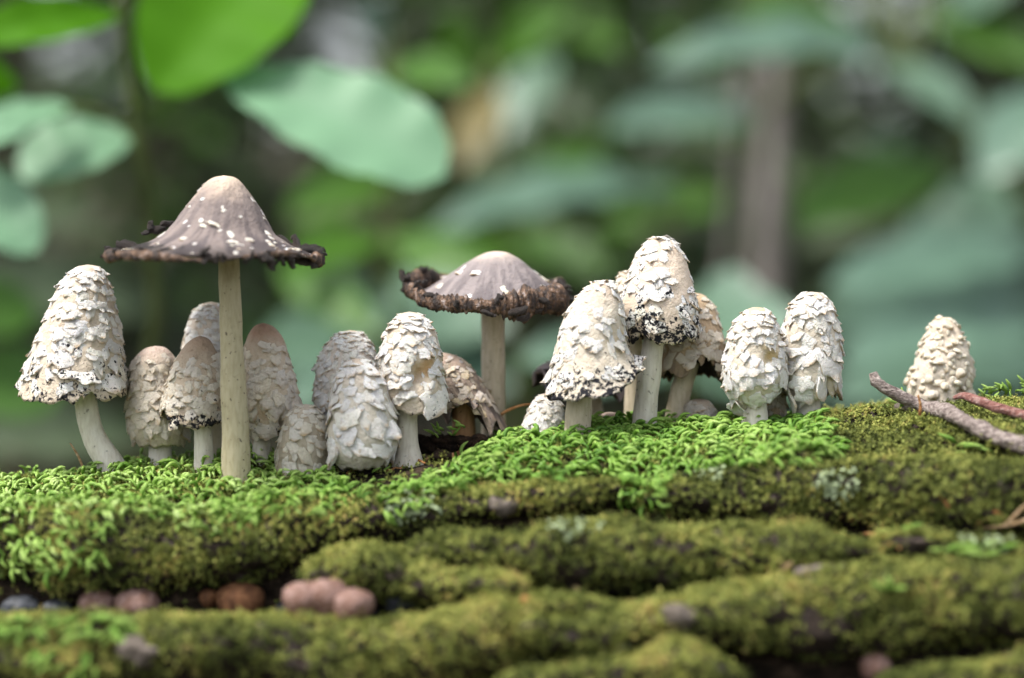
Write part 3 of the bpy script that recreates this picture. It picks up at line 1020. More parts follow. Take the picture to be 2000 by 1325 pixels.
# -- right-hand pair of big leaning caps
mushroom('leaning white cap with flared ink-cracked skirt and bare tan crown',
    [(1177, 547), (1158, 552, 1197, 551), (1125, 582, 1208, 574), (1100, 625, 1217, 612), (1084, 675, 1222, 650), (1076, 715, 1230, 680), (1068, 745, 1242, 700), (1062, 762, 1258, 712)], -0.006,
    [(1136, 755, 24), (1131, 790, 25), (1127, 845, 26)], ST_TAN, apex=(0.44, 0.34, 0.26), body=(0.60, 0.53, 0.43), dark=(0.42, 0.33, 0.22), ink=0.95, sag=34, jag=12,
    stains=[(1195, 665, 42, (0.50, 0.38, 0.22))], scales=dict(shag, w=27, l=30, t=(0.06, 0.95), prob=0.85, bare=[(1180, 590, 22), (1150, 600, 14)], inkpow=1.3, step=0.6), seed=14)
mushroom('tallest white cap with patchy flakes and black ink cracks, on a slanting white stem',
    [(1290, 462), (1270, 466, 1311, 466), (1243, 498, 1332, 492), (1224, 545, 1347, 535), (1211, 590, 1358, 580), (1212, 635, 1366, 625), (1226, 668, 1364, 660)], 0.010,
    [(1277, 660, 21), (1270, 720, 22), (1262, 780, 23), (1256, 840, 26)], apex=(0.60, 0.48, 0.36), body=(0.64, 0.53, 0.42), dark=(0.46, 0.35, 0.25), ink=1.0, sag=4, jag=7,
    notches=[(2.25, 0.14, 22)], scales=dict(shag, w=30, l=30, t=(0.06, 0.94), prob=0.74, bare=[(1330, 530, 24), (1240, 585, 18), (1318, 500, 14)], inkpow=0.8, ink0=0.05), seed=15)
mushroom('tan cap with torn dark underside behind the tallest white cap',
    [(1356, 572), (1340, 576, 1372, 576), (1318, 605, 1396, 600), (1303, 650, 1410, 640), (1292, 695, 1416, 690), (1284, 735, 1412, 742)], 0.030,
    [(1338, 735, 20), (1326, 780, 21), (1317, 840, 24)], ST_TAN, body=(0.50, 0.37, 0.24), apex=(0.55, 0.40, 0.25), dark=(0.30, 0.2, 0.12), ink=0.5, streak=0.3, rim_dark=0.5, jag=12,
    notches=[(1.15, 0.45, 42), (2.3, 0.22, 10)], scales=dict(shag, w=28, l=26, t=(0.1, 0.85), prob=0.75, col=CREAM), seed=16)
mushroom('cream cap squeezed between the two big leaning caps',
    [(1228, 528), (1213, 533, 1244, 533), (1200, 560, 1262, 560), (1194, 610, 1276, 610), (1196, 660, 1280, 660)], 0.032,
    [(1240, 650, 16), (1238, 740, 17), (1236, 840, 19)], ST_TAN, body=(0.56, 0.44, 0.30), scales=dict(shag, w=26, l=26, col=CREAM), seed=17)
# -- little ones in the moss
mushroom('small white button mushroom rising from the bright moss',
    [(1068, 768), (1052, 773, 1085, 772), (1037, 788, 1098, 787), (1026, 812, 1104, 810), (1018, 850, 1108, 850)], 0.014, None,
    body=(0.68, 0.64, 0.57), scales=dict(mesh=SC_FLAT, w=18, l=18, prob=0.8, col=(0.78, 0.75, 0.70)), seed=18, gill=False)
mushroom('tiny pinkish dome barely showing above the bright moss',
    [(1191, 805), (1178, 808, 1205, 808), (1168, 818, 1214, 818), (1163, 850, 1220, 850)], 0.022, None, body=(0.60, 0.45, 0.38), apex=(0.62, 0.48, 0.40), seed=19, gill=False, lump=1.5)
mushroom('small grey button with cracked brown crown beside the leaning stem',
    [(1366, 779), (1350, 783, 1384, 783), (1340, 796, 1394, 796), (1334, 815, 1400, 815), (1332, 850, 1402, 850)], 0.024, None,
    body=(0.42, 0.36, 0.29), apex=(0.16, 0.11, 0.07), ink=0.3, scales=dict(mesh=SC_FLAT, w=17, l=17, t=(0.3, 0.9), col=(0.52, 0.48, 0.42)), seed=20, gill=False)
# -- right pair
mushroom('white ragged cap with a yellowish dent, left one of two standing together',
    [(1478, 600), (1460, 604, 1498, 604), (1438, 625, 1514, 625), (1420, 665, 1527, 665), (1411, 710, 1534, 705), (1413, 750, 1532, 745), (1430, 785, 1515, 770), (1450, 802, 1490, 785)], 0.0,
    [(1475, 790, 23), (1475, 815, 25), (1475, 845, 29)], apex=(0.52, 0.40, 0.27), body=(0.60, 0.53, 0.43), dark=(0.50, 0.40, 0.26), stains=[(1496, 690, 34, (0.50, 0.36, 0.16)), (1492, 712, 16, BRN)],
    dents=[(1500, 700, 14, 10)], jag=8, scales=dict(shag, w=30, l=28, bare=[(1498, 692, 22)], step=0.55), seed=21)
mushroom('white shaggy bullet-shaped cap, right one of two standing together',
    [(1585, 570), (1564, 574, 1607, 574), (1543, 598, 1624, 598), (1530, 640, 1637, 640), (1525, 690, 1642, 690), (1527, 740, 1643, 735), (1540, 778, 1636, 772)], 0.010,
    [(1580, 770, 22), (1578, 795, 24), (1577, 840, 29)], body=(0.60, 0.53, 0.43), jag=12, notches=[(1.15, 0.12, 16)], scales=dict(shag, w=31, l=32, step=0.58, gap=0.78), seed=22)
mushroom('little brownish cap squeezed between the feet of two white mushrooms',
    [(1516, 715), (1506, 720, 1526, 720), (1498, 745, 1534, 745), (1494, 780, 1538, 780), (1496, 835, 1536, 835)], 0.018, None,
    body=(0.42, 0.32, 0.20), apex=(0.4, 0.28, 0.16), scales=dict(shag, w=17, l=17, col=CREAM), seed=23, gill=False)
# -- lone one on the right
mushroom('lone knobbly cream mushroom with raised warts behind the fallen grey twig',
    [(1843, 620), (1828, 624, 1862, 626), (1805, 655, 1880, 655), (1790, 695, 1889, 690), (1779, 740, 1898, 735), (1776, 765, 1905, 762), (1784, 812, 1900, 806)], 0.036, None,
    body=(0.60, 0.52, 0.42), apex=(0.55, 0.42, 0.30), dark=(0.42, 0.33, 0.22), lump=7, stains=[(1872, 765, 22, (0.22, 0.15, 0.08))], dents=[(1872, 770, 16, 14)],
    scales=dict(mesh=SC_WART, w=15, l=14, t=(0.05, 0.97), prob=0.7, gap=1.0, step=0.9, col=(0.80, 0.72, 0.58), grow=0.3, var=0.04), seed=24, gill=False)
# -- withered dark one behind the leaning cap
mushroom('withered collapsed purplish-grey cap behind the leaning ink-cracked cap',
    [(1140, 688), (1115, 692, 1165, 692), (1075, 705, 1200, 708), (1048, 722, 1228, 730), (1036, 745, 1242, 775)], 0.060,
    [(1150, 750, 14), (1160, 790, 15), (1166, 850, 17)], ST_TAN, body=(0.42, 0.34, 0.34), apex=(0.36, 0.3, 0.28), dark=(0.10, 0.07, 0.07), ink=0.6, lump=10, jag=26, rim_dark=0.25, streak=0.5,
    scales=dict(shag, w=22, l=20, prob=0.3, col=(0.48, 0.40, 0.40)), seed=25)

# -- the two tall open ones with black rolled rims
def curl_mesh(seed):
    """a short curled strip of dissolved rim"""
    r = np.random.default_rng(seed)
    n, s = 9, 7
    t = np.linspace(0, 1, n)
    path = np.stack([t - 0.5, 0.18 * np.sin(t * 5 + r.uniform(0, 6)), 0.25 * np.sin(t * 4 + r.uniform(0, 6))], 1)
    v, f = tube(path, 0.24 * (0.6 + 0.6 * np.sin(np.clip(t, 0.04, 0.96) * math.pi)), s, 0.10, seed, True, 5)
    return mesh_np('rim_curl', v, f, INK)
CURLS = [curl_mesh(s) for s in range(6)]

def open_rim(root, base, m, cx, cy, rx, roll, ribs, tilt, Y, seed, prof_lo=0.4, sag=0.0, wave=5.0, tall=0.95):
    """rolled-up gill edge running round the rim, with curls and flakes stuck on it"""
    rg = np.random.default_rng(seed)
    c = P(cx, cy, Y)
    nph, nmi = 520, 12
    ph = np.linspace(0, 2 * math.pi, nph, endpoint=False)
    wob = 0.35 + 1.0 * np.clip(vnoise(np.stack([np.cos(ph) * 2.2, np.sin(ph) * 2.2, ph * 0], 1), 1.0, seed) * 0.8 + 0.45, prof_lo - 0.4, 1.2)
    sagf = lambda a: -sag * m * np.clip(np.sin(a), -0.3, 1)
    vert = sagf(ph) + wave * m * vnoise(np.stack([np.cos(ph) * 1.5, np.sin(ph) * 1.5, ph * 0 + 4], 1), 1.0, seed + 1)
    mi = np.linspace(0, 2 * math.pi, nmi, endpoint=False)
    R = rx * m
    rb = 1 + 0.15 * np.sin(ph * ribs + 2.5 * np.sin(ph * 3)) + 0.10 * rg.normal(size=nph) + 0.12 * vnoise(np.stack([ph * 14, ph * 0, ph * 0], 1), 1.0, seed)
    rr = roll * m * wob * rb
    rad = R + rr[:, None] * np.cos(mi)[None] * 0.7
    zz = vert[:, None] + rr[:, None] * np.sin(mi)[None] * tall
    V = np.stack([c[0] + rad * np.cos(ph)[:, None], c[1] - rad * np.sin(ph)[:, None], c[2] + zz + tilt * m * np.cos(ph)[:, None]], -1)
    f = grid_faces(nph, nmi, True)
    f2 = np.stack([np.arange(nmi) + (nph - 1) * nmi, np.arange(nmi), (np.arange(nmi) + 1) % nmi, (np.arange(nmi) + 1) % nmi + (nph - 1) * nmi], 1)
    obj('rolled_rim', mesh_np('rolled_rim', V.reshape(-1, 3) - base, [f, f2], RIBM), root)
    for q in range(46):
        a = rg.uniform(0, 2 * math.pi)
        o = obj('rim_curl', CURLS[q % 6], root)
        s = m * rg.uniform(9, 20)
        o.location = (c[0] + (R + rg.uniform(-0.6, 0.9) * roll * m) * math.cos(a) - base[0], c[1] - (R + rg.uniform(-0.6, 0.9) * roll * m) * math.sin(a) - base[1], c[2] + tilt * m * math.cos(a) + float(sagf(a)) + rg.uniform(-0.8, 1.7) * roll * m - base[2])
        o.rotation_euler = (rg.uniform(-0.8, 0.8), rg.uniform(-0.8, 0.8), rg.uniform(0, 6))
        o.scale = (s * rg.uniform(0.8, 2.0), s, s)

k = MK('rolled_gill_edge')
n1 = k.noise(260, 4, 0.65)
n2 = k.noise(700, 3, 0.6)
c_ = k.ramp(n1, [(0.30, (0.010, 0.008, 0.009)), (0.46, (0.045, 0.028, 0.020)), (0.58, (0.16, 0.09, 0.05)), (0.68, (0.34, 0.28, 0.26)), (0.8, (0.6, 0.55, 0.5))])
k.bump(k.math('ADD', n1, n2), 0.0015, 0.9)
RIBM = k.set(c_, 0.6, 0.4)

def flake_set(cap, S, base, m, n, lo, hi, size, seed, mesh=SC_FLAT):
    place_scales(cap, S, base, m, dict(mesh=mesh, w=size, l=size * 1.05, t=(lo, hi), prob=n, gap=1.2, step=1.05, grow=0.2, col=(0.82, 0.77, 0.70), var=0.10), np.random.default_rng(seed), 0.1)

r4, c4, S4, b4, m4 = mushroom('tallest mushroom, open dark grey-brown cap with black rolled rim on olive stem',
    [(437, 343), (415, 348, 462, 348), (392, 368, 486, 372), (366, 402, 507, 405), (342, 435, 522, 432), (312, 462, 538, 458), (268, 482, 566, 478), (222, 494, 612, 498), (210, 498, 622, 506)], -0.014,
    [(447, 512, 21), (451, 620, 22), (456, 760, 25), (460, 850, 27), (461, 930, 29)], ST_OLIVE, body=(0.22, 0.18, 0.165), apex=(0.60, 0.47, 0.36), dark=(0.14, 0.11, 0.10), streak=0.75, rim_dark=0.7, jag=5, lump=3, seed=31, rows_n=56)
open_rim(r4, b4, m4, 416, 500, 206, 10, 46, -4, -0.014, 5, sag=4, wave=12)
flake_set(c4, S4, b4, m4, 0.17, 0.18, 0.97, 13, 6)
flake_set(c4, S4, b4, m4, 0.26, 0.5, 0.97, 22, 16, SC_SHAG)
r12, c12, S12, b12, m12 = mushroom('open umbrella-shaped grey-brown cap with ribbed curled rim on a straight pale stem',
    [(968, 491), (945, 495, 992, 494), (915, 510, 1016, 508), (885, 530, 1042, 528), (856, 550, 1066, 548), (826, 568, 1088, 566), (806, 578, 1102, 576)], 0.045,
    [(962, 605, 23), (963, 680, 23), (964, 760, 23), (965, 850, 25)], ST_TAN, body=(0.25, 0.215, 0.21), apex=(0.66, 0.54, 0.44), dark=(0.19, 0.16, 0.155), streak=0.5, jag=4, lump=2, sag=32, seed=32, rows_n=48)
open_rim(r12, b12, m12, 952, 566, 152, 16, 95, -8, 0.045, 15, 0.4, sag=26, wave=12, tall=1.2)
flake_set(c12, S12, b12, m12, 0.30, 0.4, 0.95, 22, 7)

# ------------------------------------------------------------------ small things on the log
def tube_thing(name, label, cat, pts, Ys, rad, mat, sides=8, wob=0.0, n=24, seed=0, group=None, scale=400):
    """pts: photo pixels; Ys: depth for each; rad: radius in photo pixels for each"""
    w_ = np.array([P(x, y, Y) for (x, y), Y in zip(pts, Ys)])
    r_ = np.array(rad, float) * np.array([pxs(Y) for Y in Ys])
    q = resample(np.hstack([w_, r_[:, None]]), n)
    b = q[:, :3].mean(0)
    v, f = tube(q[:, :3], q[:, 3], sides, wob, seed, True, scale)
    return tag(obj(name, mesh_np(name, v - b, f, mat), None, b), label, cat, group), b, q

def m_twig(name, c0, c1, c2):
    k = MK(name)
    a = k.noise(170, 5, 0.65, k.scaled((1, 5, 5)))
    b = k.noise(500, 3, 0.6)
    col = k.ramp(k.math('MULTIPLY_ADD', b, 0.35, k.math('MULTIPLY', a, 0.65)), [(0.34, c0), (0.5, c1), (0.66, c2)])
    k.bump(k.math('ADD', a, b), 0.002, 0.9)
    return k.set(col, 0.85, 0.2)
TWG = m_twig('grey_twig_bark', (0.05, 0.035, 0.03), (0.26, 0.21, 0.19), (0.50, 0.44, 0.40))
TWR = m_twig('red_twig_bark', (0.10, 0.04, 0.035), (0.26, 0.12, 0.10), (0.42, 0.30, 0.27))
STRAW = m_twig('dry_straw', (0.16, 0.09, 0.04), (0.36, 0.24, 0.13), (0.52, 0.40, 0.26))
NEEDLE = m_twig('orange_needle', (0.22, 0.09, 0.03), (0.40, 0.19, 0.07), (0.52, 0.30, 0.14))

def rest(px, py, lift=0.001):
    p, n_ = ray(px, py)
    return p + n_ * lift

# grey twig with knots, resting on the moss
gp_ = [(1706, 728), (1712, 746), (1745, 768), (1790, 788), (1815, 798), (1850, 806), (1890, 826), (1935, 848), (1985, 866), (2080, 898), (2300, 960)]
gy = [-0.012, -0.014, -0.018, -0.022, -0.024, -0.027, -0.031, -0.036, -0.042, -0.05, -0.065]
gr = [9, 12, 12, 12, 14, 17, 14, 15, 16, 16, 15]
Rr = np.array(gr) * K
def clear_depth(x, y, r_):
    """bring the point towards the camera along its ray until it lies free on the moss"""
    Y = ray(x, y)[0][1] if y > 790 else 0.03
    for _ in range(120):
        p_ = P(x, y, Y)
        if p_[2] - ground_at(p_[0], p_[1])[2] >= r_ + 0.0022:
            break
        Y -= 0.001
    return Y
yy = np.array([clear_depth(x, y, r_) for (x, y), r_ in zip(gp_, Rr)])
yy[:4] = yy[4] + 0.002
yy[-2:] = yy[-3] - 0.004
yy = np.minimum.accumulate(yy)
W = np.array([P(x, y, Y) for (x, y), Y in zip(gp_, yy)])
gy = W[:, 1]
Rr = np.array(gr) * K
q = resample(np.hstack([W, Rr[:, None]]), 90)
gb = q[:, :3].mean(0)
q[:, 3] *= 1 + 0.13 * vnoise(np.stack([np.arange(90) * 0.23, np.zeros(90), np.zeros(90)], 1), 1.0, 4)
tw = empty('twig', gb)
tag(tw, 'thick grey fallen twig with knots lying across the moss in front of the lone mushroom', 'twig', 'twigs and needles on the log')
v, f = tube(q[:, :3], q[:, 3], 20, 0.0007, 3, True, 500)
obj('branch', mesh_np('branch', v - gb, f, TWG), tw)
for x, y, Y, r, dx, dz in ((1822, 792, gy[4] - 0.003, 13, -0.2, 0.7), (1845, 800, gy[5] - 0.003, 11, 0.5, 0.5), (1893, 822, gy[6] - 0.003, 9, 0.1, 0.5)):
    p0 = P(x, y + 8, Y)
    pp = np.array([p0 - np.array([dx, 0, dz]) * 0.001, p0 + np.array([dx, -0.3, dz]) * 0.002, p0 + np.array([dx, -0.3, dz]) * 0.0035])
    v, f = tube(pp, np.array([1.1, 0.9, 0.45]) * r * K, 10, 0.0004, 7, True, 500)
    obj('knot', mesh_np('knot', v - gb, f, TWG), tw)
rty = min(rest(2000, 824)[1], rest(1990, 820)[1]) - 0.004
tube_thing('twig', 'thin reddish brown twig beside the lone knobbly mushroom', 'twig', [(1862, 778), (1880, 774), (1905, 781), (1950, 797), (2000, 812), (2080, 838), (2300, 890)],
           [0.022 + rty, 0.020 + rty, 0.015 + rty, 0.009 + rty, 0.004 + rty, rty - 0.003, rty - 0.008], [3, 7, 9, 10, 10, 10, 9], TWR, 14, 0.0004, 60, 5, 'twigs and needles on the log')
G = 'twigs and needles on the log'
tube_thing('twig', 'pale forked dry twig at the edge of the moss ridge', 'twig', [(1905, 1032), (1960, 1028), (2010, 1016), (2090, 1000)], [rest(1915, 1030)[1], rest(1960, 1024)[1] - 0.004, rest(1995, 1016)[1] - 0.006, rest(1995, 1010)[1] - 0.01], [2.5, 4, 4.5, 5], STRAW, 8, 0.0002, 24, 6, G)
tube_thing('twig', 'short pale stick crossing the forked dry twig', 'twig', [(1966, 1024), (1985, 1005), (2010, 980), (2040, 950)], [rest(1966, 1024)[1] - 0.006] * 4, [3, 4, 4, 4], STRAW, 8, 0.0002, 16, 8, G)
tube_thing('stem_stalk', 'thin brown bent stalk rising beside the small white button mushroom', 'stalk', [(972, 815), (990, 803), (1015, 793), (1040, 789)], [0.03, 0.028, 0.026, 0.026], [3, 3, 2.5, 2], NEEDLE, 8, 0.0, 20, 9, G)
tube_thing('pine_needle', 'thin yellow needle standing beside the bent white stem', 'needle', [(163, 915), (152, 890), (137, 866)], [0.0, 0.0, 0.0], [2.5, 2.5, 1.5], STRAW, 6, 0.0, 10, 10, G)

def lying(name, label, x0, y0, x1, y1, r, mat, sd, lift=0.0012):
    a, b = rest(x0, y0, lift), rest(x1, y1, lift)
    m_ = (a + b) / 2 + np.array([0, 0, 0.0008])
    q_ = resample(np.array([np.append(a, r * K), np.append(m_, r * K * 1.1), np.append(b, r * K * 0.6)]), 10)
    c = q_[:, :3].mean(0)
    v_, f_ = tube(q_[:, :3], q_[:, 3], 7, 0.0001, sd, True, 500)
    return tag(obj(name, mesh_np(name, v_ - c, f_, mat), None, c), label, 'stick' if name == 'stick' else 'needle', G)
lying('stick', 'tan splinter leaning out of the dark gap below the long moss ridge', 1482, 1128, 1535, 1100, 7, STRAW, 1, 0.004)
lying('stick', 'brown stick poking up from the crevice under the middle ridge', 1095, 1165, 1128, 1132, 7, STRAW, 2, 0.004)
lying('stick', 'reddish bark sliver lying in the gap above the low moss mound', 1020, 1182, 1070, 1200, 7, NEEDLE, 3, 0.003)
lying('stick', 'long pale bark sliver at the end of the moss ridge', 1560, 1132, 1690, 1098, 9, TWG, 4, 0.003)
for j, (x0, y0, x1, y1) in enumerate([(1826, 962, 1856, 992), (1940, 1000, 1968, 1018), (1660, 1010, 1700, 1030), (1720, 1030, 1745, 1000), (1600, 1038, 1660, 1050), (1680, 1046, 1735, 1056), (1700, 1052, 1760, 1070), (1522, 1022, 1560, 1036), (1905, 1022, 1930, 1010), (1710, 1085, 1745, 1060), (1340, 905, 1375, 925), (1290, 880, 1310, 862), (790, 900, 830, 910), (680, 930, 720, 915)]):
    lying('pine_needle', 'short orange brown needle lying on the moss', x0, y0, x1, y1, 3.4, NEEDLE, 20 + j)
# reddish sprout by the grey twig
for x, y, h_ in ((1796, 812, 40), (1993, 888, 22)):
    sy_ = float(gy[5]) - 0.006
    t_, b_, q_ = tube_thing('moss_sporeling', 'tiny orange sprout standing up against the knotty part of the grey twig' if h_ > 30 else 'shortest orange sprout below the thick end of the grey twig', 'sprout', [(x, y), (x + 2, y - h_ * 0.5), (x - 3, y - h_)], [sy_] * 3, [3.5, 3, 2], NEEDLE, 6, 0, 8, 3, 'orange sprouts')

# wood splinter behind the left clump
def chip(label, x0, y0, x1, y1, wpx, mat, Y0, Y1, name='wood_chip'):
    a, b = P(x0, y0, Y0), P(x1, y1, Y1)
    d = norm(b - a)
    s_ = norm(np.cross(d, [0, 0, 1.0])) * wpx * K
    u = np.cross(s_, d)
    u = norm(u) * 2.2 * K
    n_ = 7
    t = np.linspace(0, 1, n_)
    wd = np.sin(np.clip(t, 0.06, 0.94) * math.pi) ** 0.5 * (1 + 0.3 * RNG.normal(size=n_) * 0.5)
    mid = a + (b - a) * t[:, None] + np.array([0, 0, 1]) * (0.0006 * RNG.normal(size=n_))[:, None]
    ring = np.stack([mid - s_ * wd[:, None], mid + u * 1.6, mid + s_ * wd[:, None], mid - u], 1)
    f_ = grid_faces(n_, 4, True)
    c = mid.mean(0)
    return tag(obj(name, mesh_np(name, ring - c, [f_, np.array([[0, 1, 2, 3], [(n_ - 1) * 4 + j for j in (3, 2, 1, 0)]])], mat, smooth=False), None, c), label, 'wood chip', 'wood chips on the log')
chip('long orange wood splinter lying behind the bright moss under the big bell', 30, 945, 170, 922, 9, NEEDLE, 0.03, 0.03)
for x, y, l_, lab in ((770, 918, 34, 'tan'), (905, 868, 22, 'brown'), (690, 918, 40, 'greyish'), (935, 895, 30, 'pale'), (640, 955, 36, 'reddish'), (845, 897, 28, 'small dark')):
    p_ = rest(x, y, 0.0015)
    chip(lab + ' wood chip on the bare soil between the moss clumps', x - l_ / 2, y + 3, x + l_ / 2, y - 4, 6, random.choice((STRAW, NEEDLE, TWG)), p_[1], p_[1] + 0.004)

# dark crumbly soil in the hollow
hv_, hf_, ho_ = [], [], 0
for q in range(150):
    x = RNG.uniform(800, 985)
    y = RNG.uniform(856, 900)
    p_ = rest(x, y, 0.0)
    s_ = RNG.uniform(4, 13) * K
    u, v_ = np.meshgrid(np.linspace(0, math.pi, 6), np.linspace(0, 2 * math.pi, 8, endpoint=False), indexing='ij')
    sp_ = np.stack([np.sin(u) * np.cos(v_) * 1.4, np.sin(u) * np.sin(v_), np.cos(u) * 0.8], -1)
    sp_ = sp_ * s_ * (1 + 0.5 * vnoise(sp_ * 2 + q, 1.0, q)[..., None])
    hv_.append(sp_.reshape(-1, 3) + p_)
    hf_.append(grid_faces(6, 8, True) + ho_)
    ho_ += 48
hv_ = np.vstack(hv_)
c = hv_.mean(0)
o = tag(obj('soil_crumbs', mesh_np('soil_crumbs', hv_ - c, np.vstack(hf_), SOIL), None, c), 'dark crumbly rotten soil in the hollow under the drooping cap', 'soil', kind='stuff')

# puffballs in the crevices, dark pebbles
def ball(name, label, cat, x, y, rpx, mat, seed, squash=0.85, dy=0.0, grp=None):
    p_, n_ = ray(x, y)
    if name == 'puffball' and 550 < x < 800:
        p_[1] = min(p_[1], hit(x, y - 22)[1])
    m_ = pxs(p_[1] + dy)
    r_ = rpx * m_ * (1.12 if name == 'puffball' else 1.0)
    c = P(x, y, p_[1] - r_ * 0.6 + dy)
    u, v_ = np.meshgrid(np.linspace(0, math.pi, 18), np.linspace(0, 2 * math.pi, 26, endpoint=False), indexing='ij')
    prof_ = np.sin(u) * (1 + 0.12 * np.cos(u))
    sp_ = np.stack([prof_ * np.cos(v_), prof_ * np.sin(v_), np.cos(u) * squash - 0.12 * (np.cos(u) < -0.8)], -1)
    sp_ = sp_ * r_ * (1 + (0.3 if name == 'bark_nub' else 0.07) * fbm(sp_, 2.2 if name != 'bark_nub' else 1.5, seed, 3)[..., None]) * (np.array([1.2, 1, 1]) if name == 'bark_nub' else 1)
    return tag(obj(name, mesh_np(name, sp_.reshape(-1, 3), grid_faces(18, 26, True)[:, ::-1], mat), None, c), label, cat, grp)
k = MK('puffball_skin')
a_ = k.noise(260, 4, 0.6)
b_ = k.voro(700)
c_ = k.mix(k.rng(a_, 0.35, 0.7), (0.16, 0.085, 0.062), (0.27, 0.175, 0.15))
c_ = k.mix(k.rng(b_, 0.0, 0.5, 0.5, 0.0), c_, (0.16, 0.08, 0.05))
k.bump(k.math('ADD', a_, b_), 0.0012, 0.6)
PUFF = k.set(c_, 0.75, 0.3)
RUSTB = simple('rusty_puffball', [(0.3, (0.06, 0.025, 0.012)), (0.6, (0.20, 0.09, 0.04)), (0.8, (0.3, 0.16, 0.08))], 240, 0.8, 0.3, 0.001)
PEB = simple('dark_pebble', [(0.35, (0.012, 0.014, 0.018)), (0.6, (0.05, 0.055, 0.065)), (0.75, (0.12, 0.125, 0.14))], 240, 0.6, 0.4, 0.001)
NUB = simple('pinkish_bark_nub', [(0.3, (0.05, 0.042, 0.032)), (0.55, (0.14, 0.115, 0.095)), (0.75, (0.26, 0.22, 0.19))], 160, 0.85, 0.25, 0.002)
PG = 'round puffballs in the crevices'
for x, y, r, mt, lab, sq in ((190, 1186, 34, PUFF, 'small pinkish brown puffball beside a larger round one in the dark crevice', 0.95), (268, 1188, 39, PUFF, 'round tan puffball sitting in the dark crevice on the mossy ledge', 0.95),
        (470, 1178, 42, RUSTB, 'shaded rusty brown puffball deep under the overhanging moss', 0.9), (408, 1168, 18, RUSTB, 'tiny orange ball beside the shaded rusty puffball', 0.9),
        (594, 1172, 37, PUFF, 'pinkish puffball, outermost of a row of three', 0.9), (638, 1168, 37, PUFF, 'mauve puffball in the middle of a row of three', 0.95), (690, 1184, 36, PUFF, 'mauve puffball at the end of a row of three next to the dark pebble', 0.85),
        (1710, 1304, 28, PUFF, 'single orange tan puffball in the lowest dark gap', 0.95)):
    ball('puffball', lab, 'puffball', x, y, r, mt, int(x), sq, -0.008 if x > 1000 else 0, PG)
for x, y, r, lab in ((40, 1190, 38, 'large dark bluish pebble'), (110, 1192, 30, 'dark slate pebble beside the large one'), (560, 1192, 26, 'dark slate pebble under the row of puffballs'), (780, 1182, 32, 'bluish black pebble past the row of puffballs'),
        (735, 1196, 20, 'small grey pebble between puffballs and black pebble'), (1038, 1282, 27, 'bluish grey pebble between two low moss mounds')):
    ball('pebble', lab + ' in the crevice', 'pebble', x, y, r, PEB, int(x) + 3, 0.7, 0, 'pebbles in the crevices')
for x, y, r, lab in ((272, 1272, 34, 'pinkish grey bark nub on the lowest mossy ledge'), (985, 985, 26, 'purplish bark nub showing through the moss of the upper ridge'),
        (1320, 1205, 34, 'grey bare bark lump between the two lower ridges'), (1780, 797, 24, 'flat brown bark nub under the grey twig')):
    ball('bark_nub', lab, 'bark', x, y, r, NUB, int(x) + 5, 0.85, 0.85 * r * K, 'bare bark nubs')

# pale lichen rosettes
LICH = simple('pale_lichen', [(0.3, (0.20, 0.25, 0.13)), (0.6, (0.36, 0.43, 0.26)), (0.8, (0.5, 0.55, 0.38))], 300, 0.85, 0.2, 0.0006)
def lichen(label, x, y, rx, ry, n, seed):
    r = np.random.default_rng(seed)
    vs, fs, k0 = [], [], 0
    for q in range(n):
        a, d = r.uniform(0, 6.28), math.sqrt(r.random())
        p_, n_ = ray(x + rx * d * math.cos(a), y + ry * d * math.sin(a))
        n_ = norm(n_ + r.normal(0, 0.35, 3))
        t1 = norm(np.cross(n_, r.normal(0, 1, 3)))
        t2 = np.cross(n_, t1)
        s_ = r.uniform(2.5, 6) * K
        th = np.linspace(0, 6.28, 7, endpoint=False)
        rr = s_ * r.uniform(0.6, 1.15, 7)
        n_ = n_ * np.sign(n_ @ (CAM - p_))
        ring = p_ + n_ * 0.0036 + (np.cos(th) * rr)[:, None] * t1 + (np.sin(th) * rr)[:, None] * t2 + n_ * (0.0007 * r.random((7, 1)))
        vs.append(np.vstack([ring, p_ + n_ * 0.0030]))
        fs.append(np.array([[i, (i + 1) % 7, 7] for i in range(7)]) + k0)
        k0 += 8
    V_ = np.vstack(vs)
    c = V_.mean(0)
    return tag(obj('lichen_patch', mesh_np('lichen_patch', V_ - c, np.vstack(fs), LICH), None, c), label, 'lichen', 'pale lichen patches')
lichen('pale green lichen patch on the long right moss ridge', 1635, 950, 45, 25, 90, 1)
lichen('pale lichen patch under the edge of the centre moss clump', 800, 990, 55, 22, 110, 2)
lichen('small pale lichen spot beside the tip of the centre clump', 1395, 932, 28, 14, 40, 3)
lichen('grey green lichen spreading beside the forked dry twig', 1925, 1055, 60, 25, 130, 4)
lichen('pale lichen streak along the middle moss ridge', 1120, 1040, 55, 12, 70, 5)
lichen('faint lichen patch on the lowest moss mound', 1200, 1275, 30, 12, 50, 6)

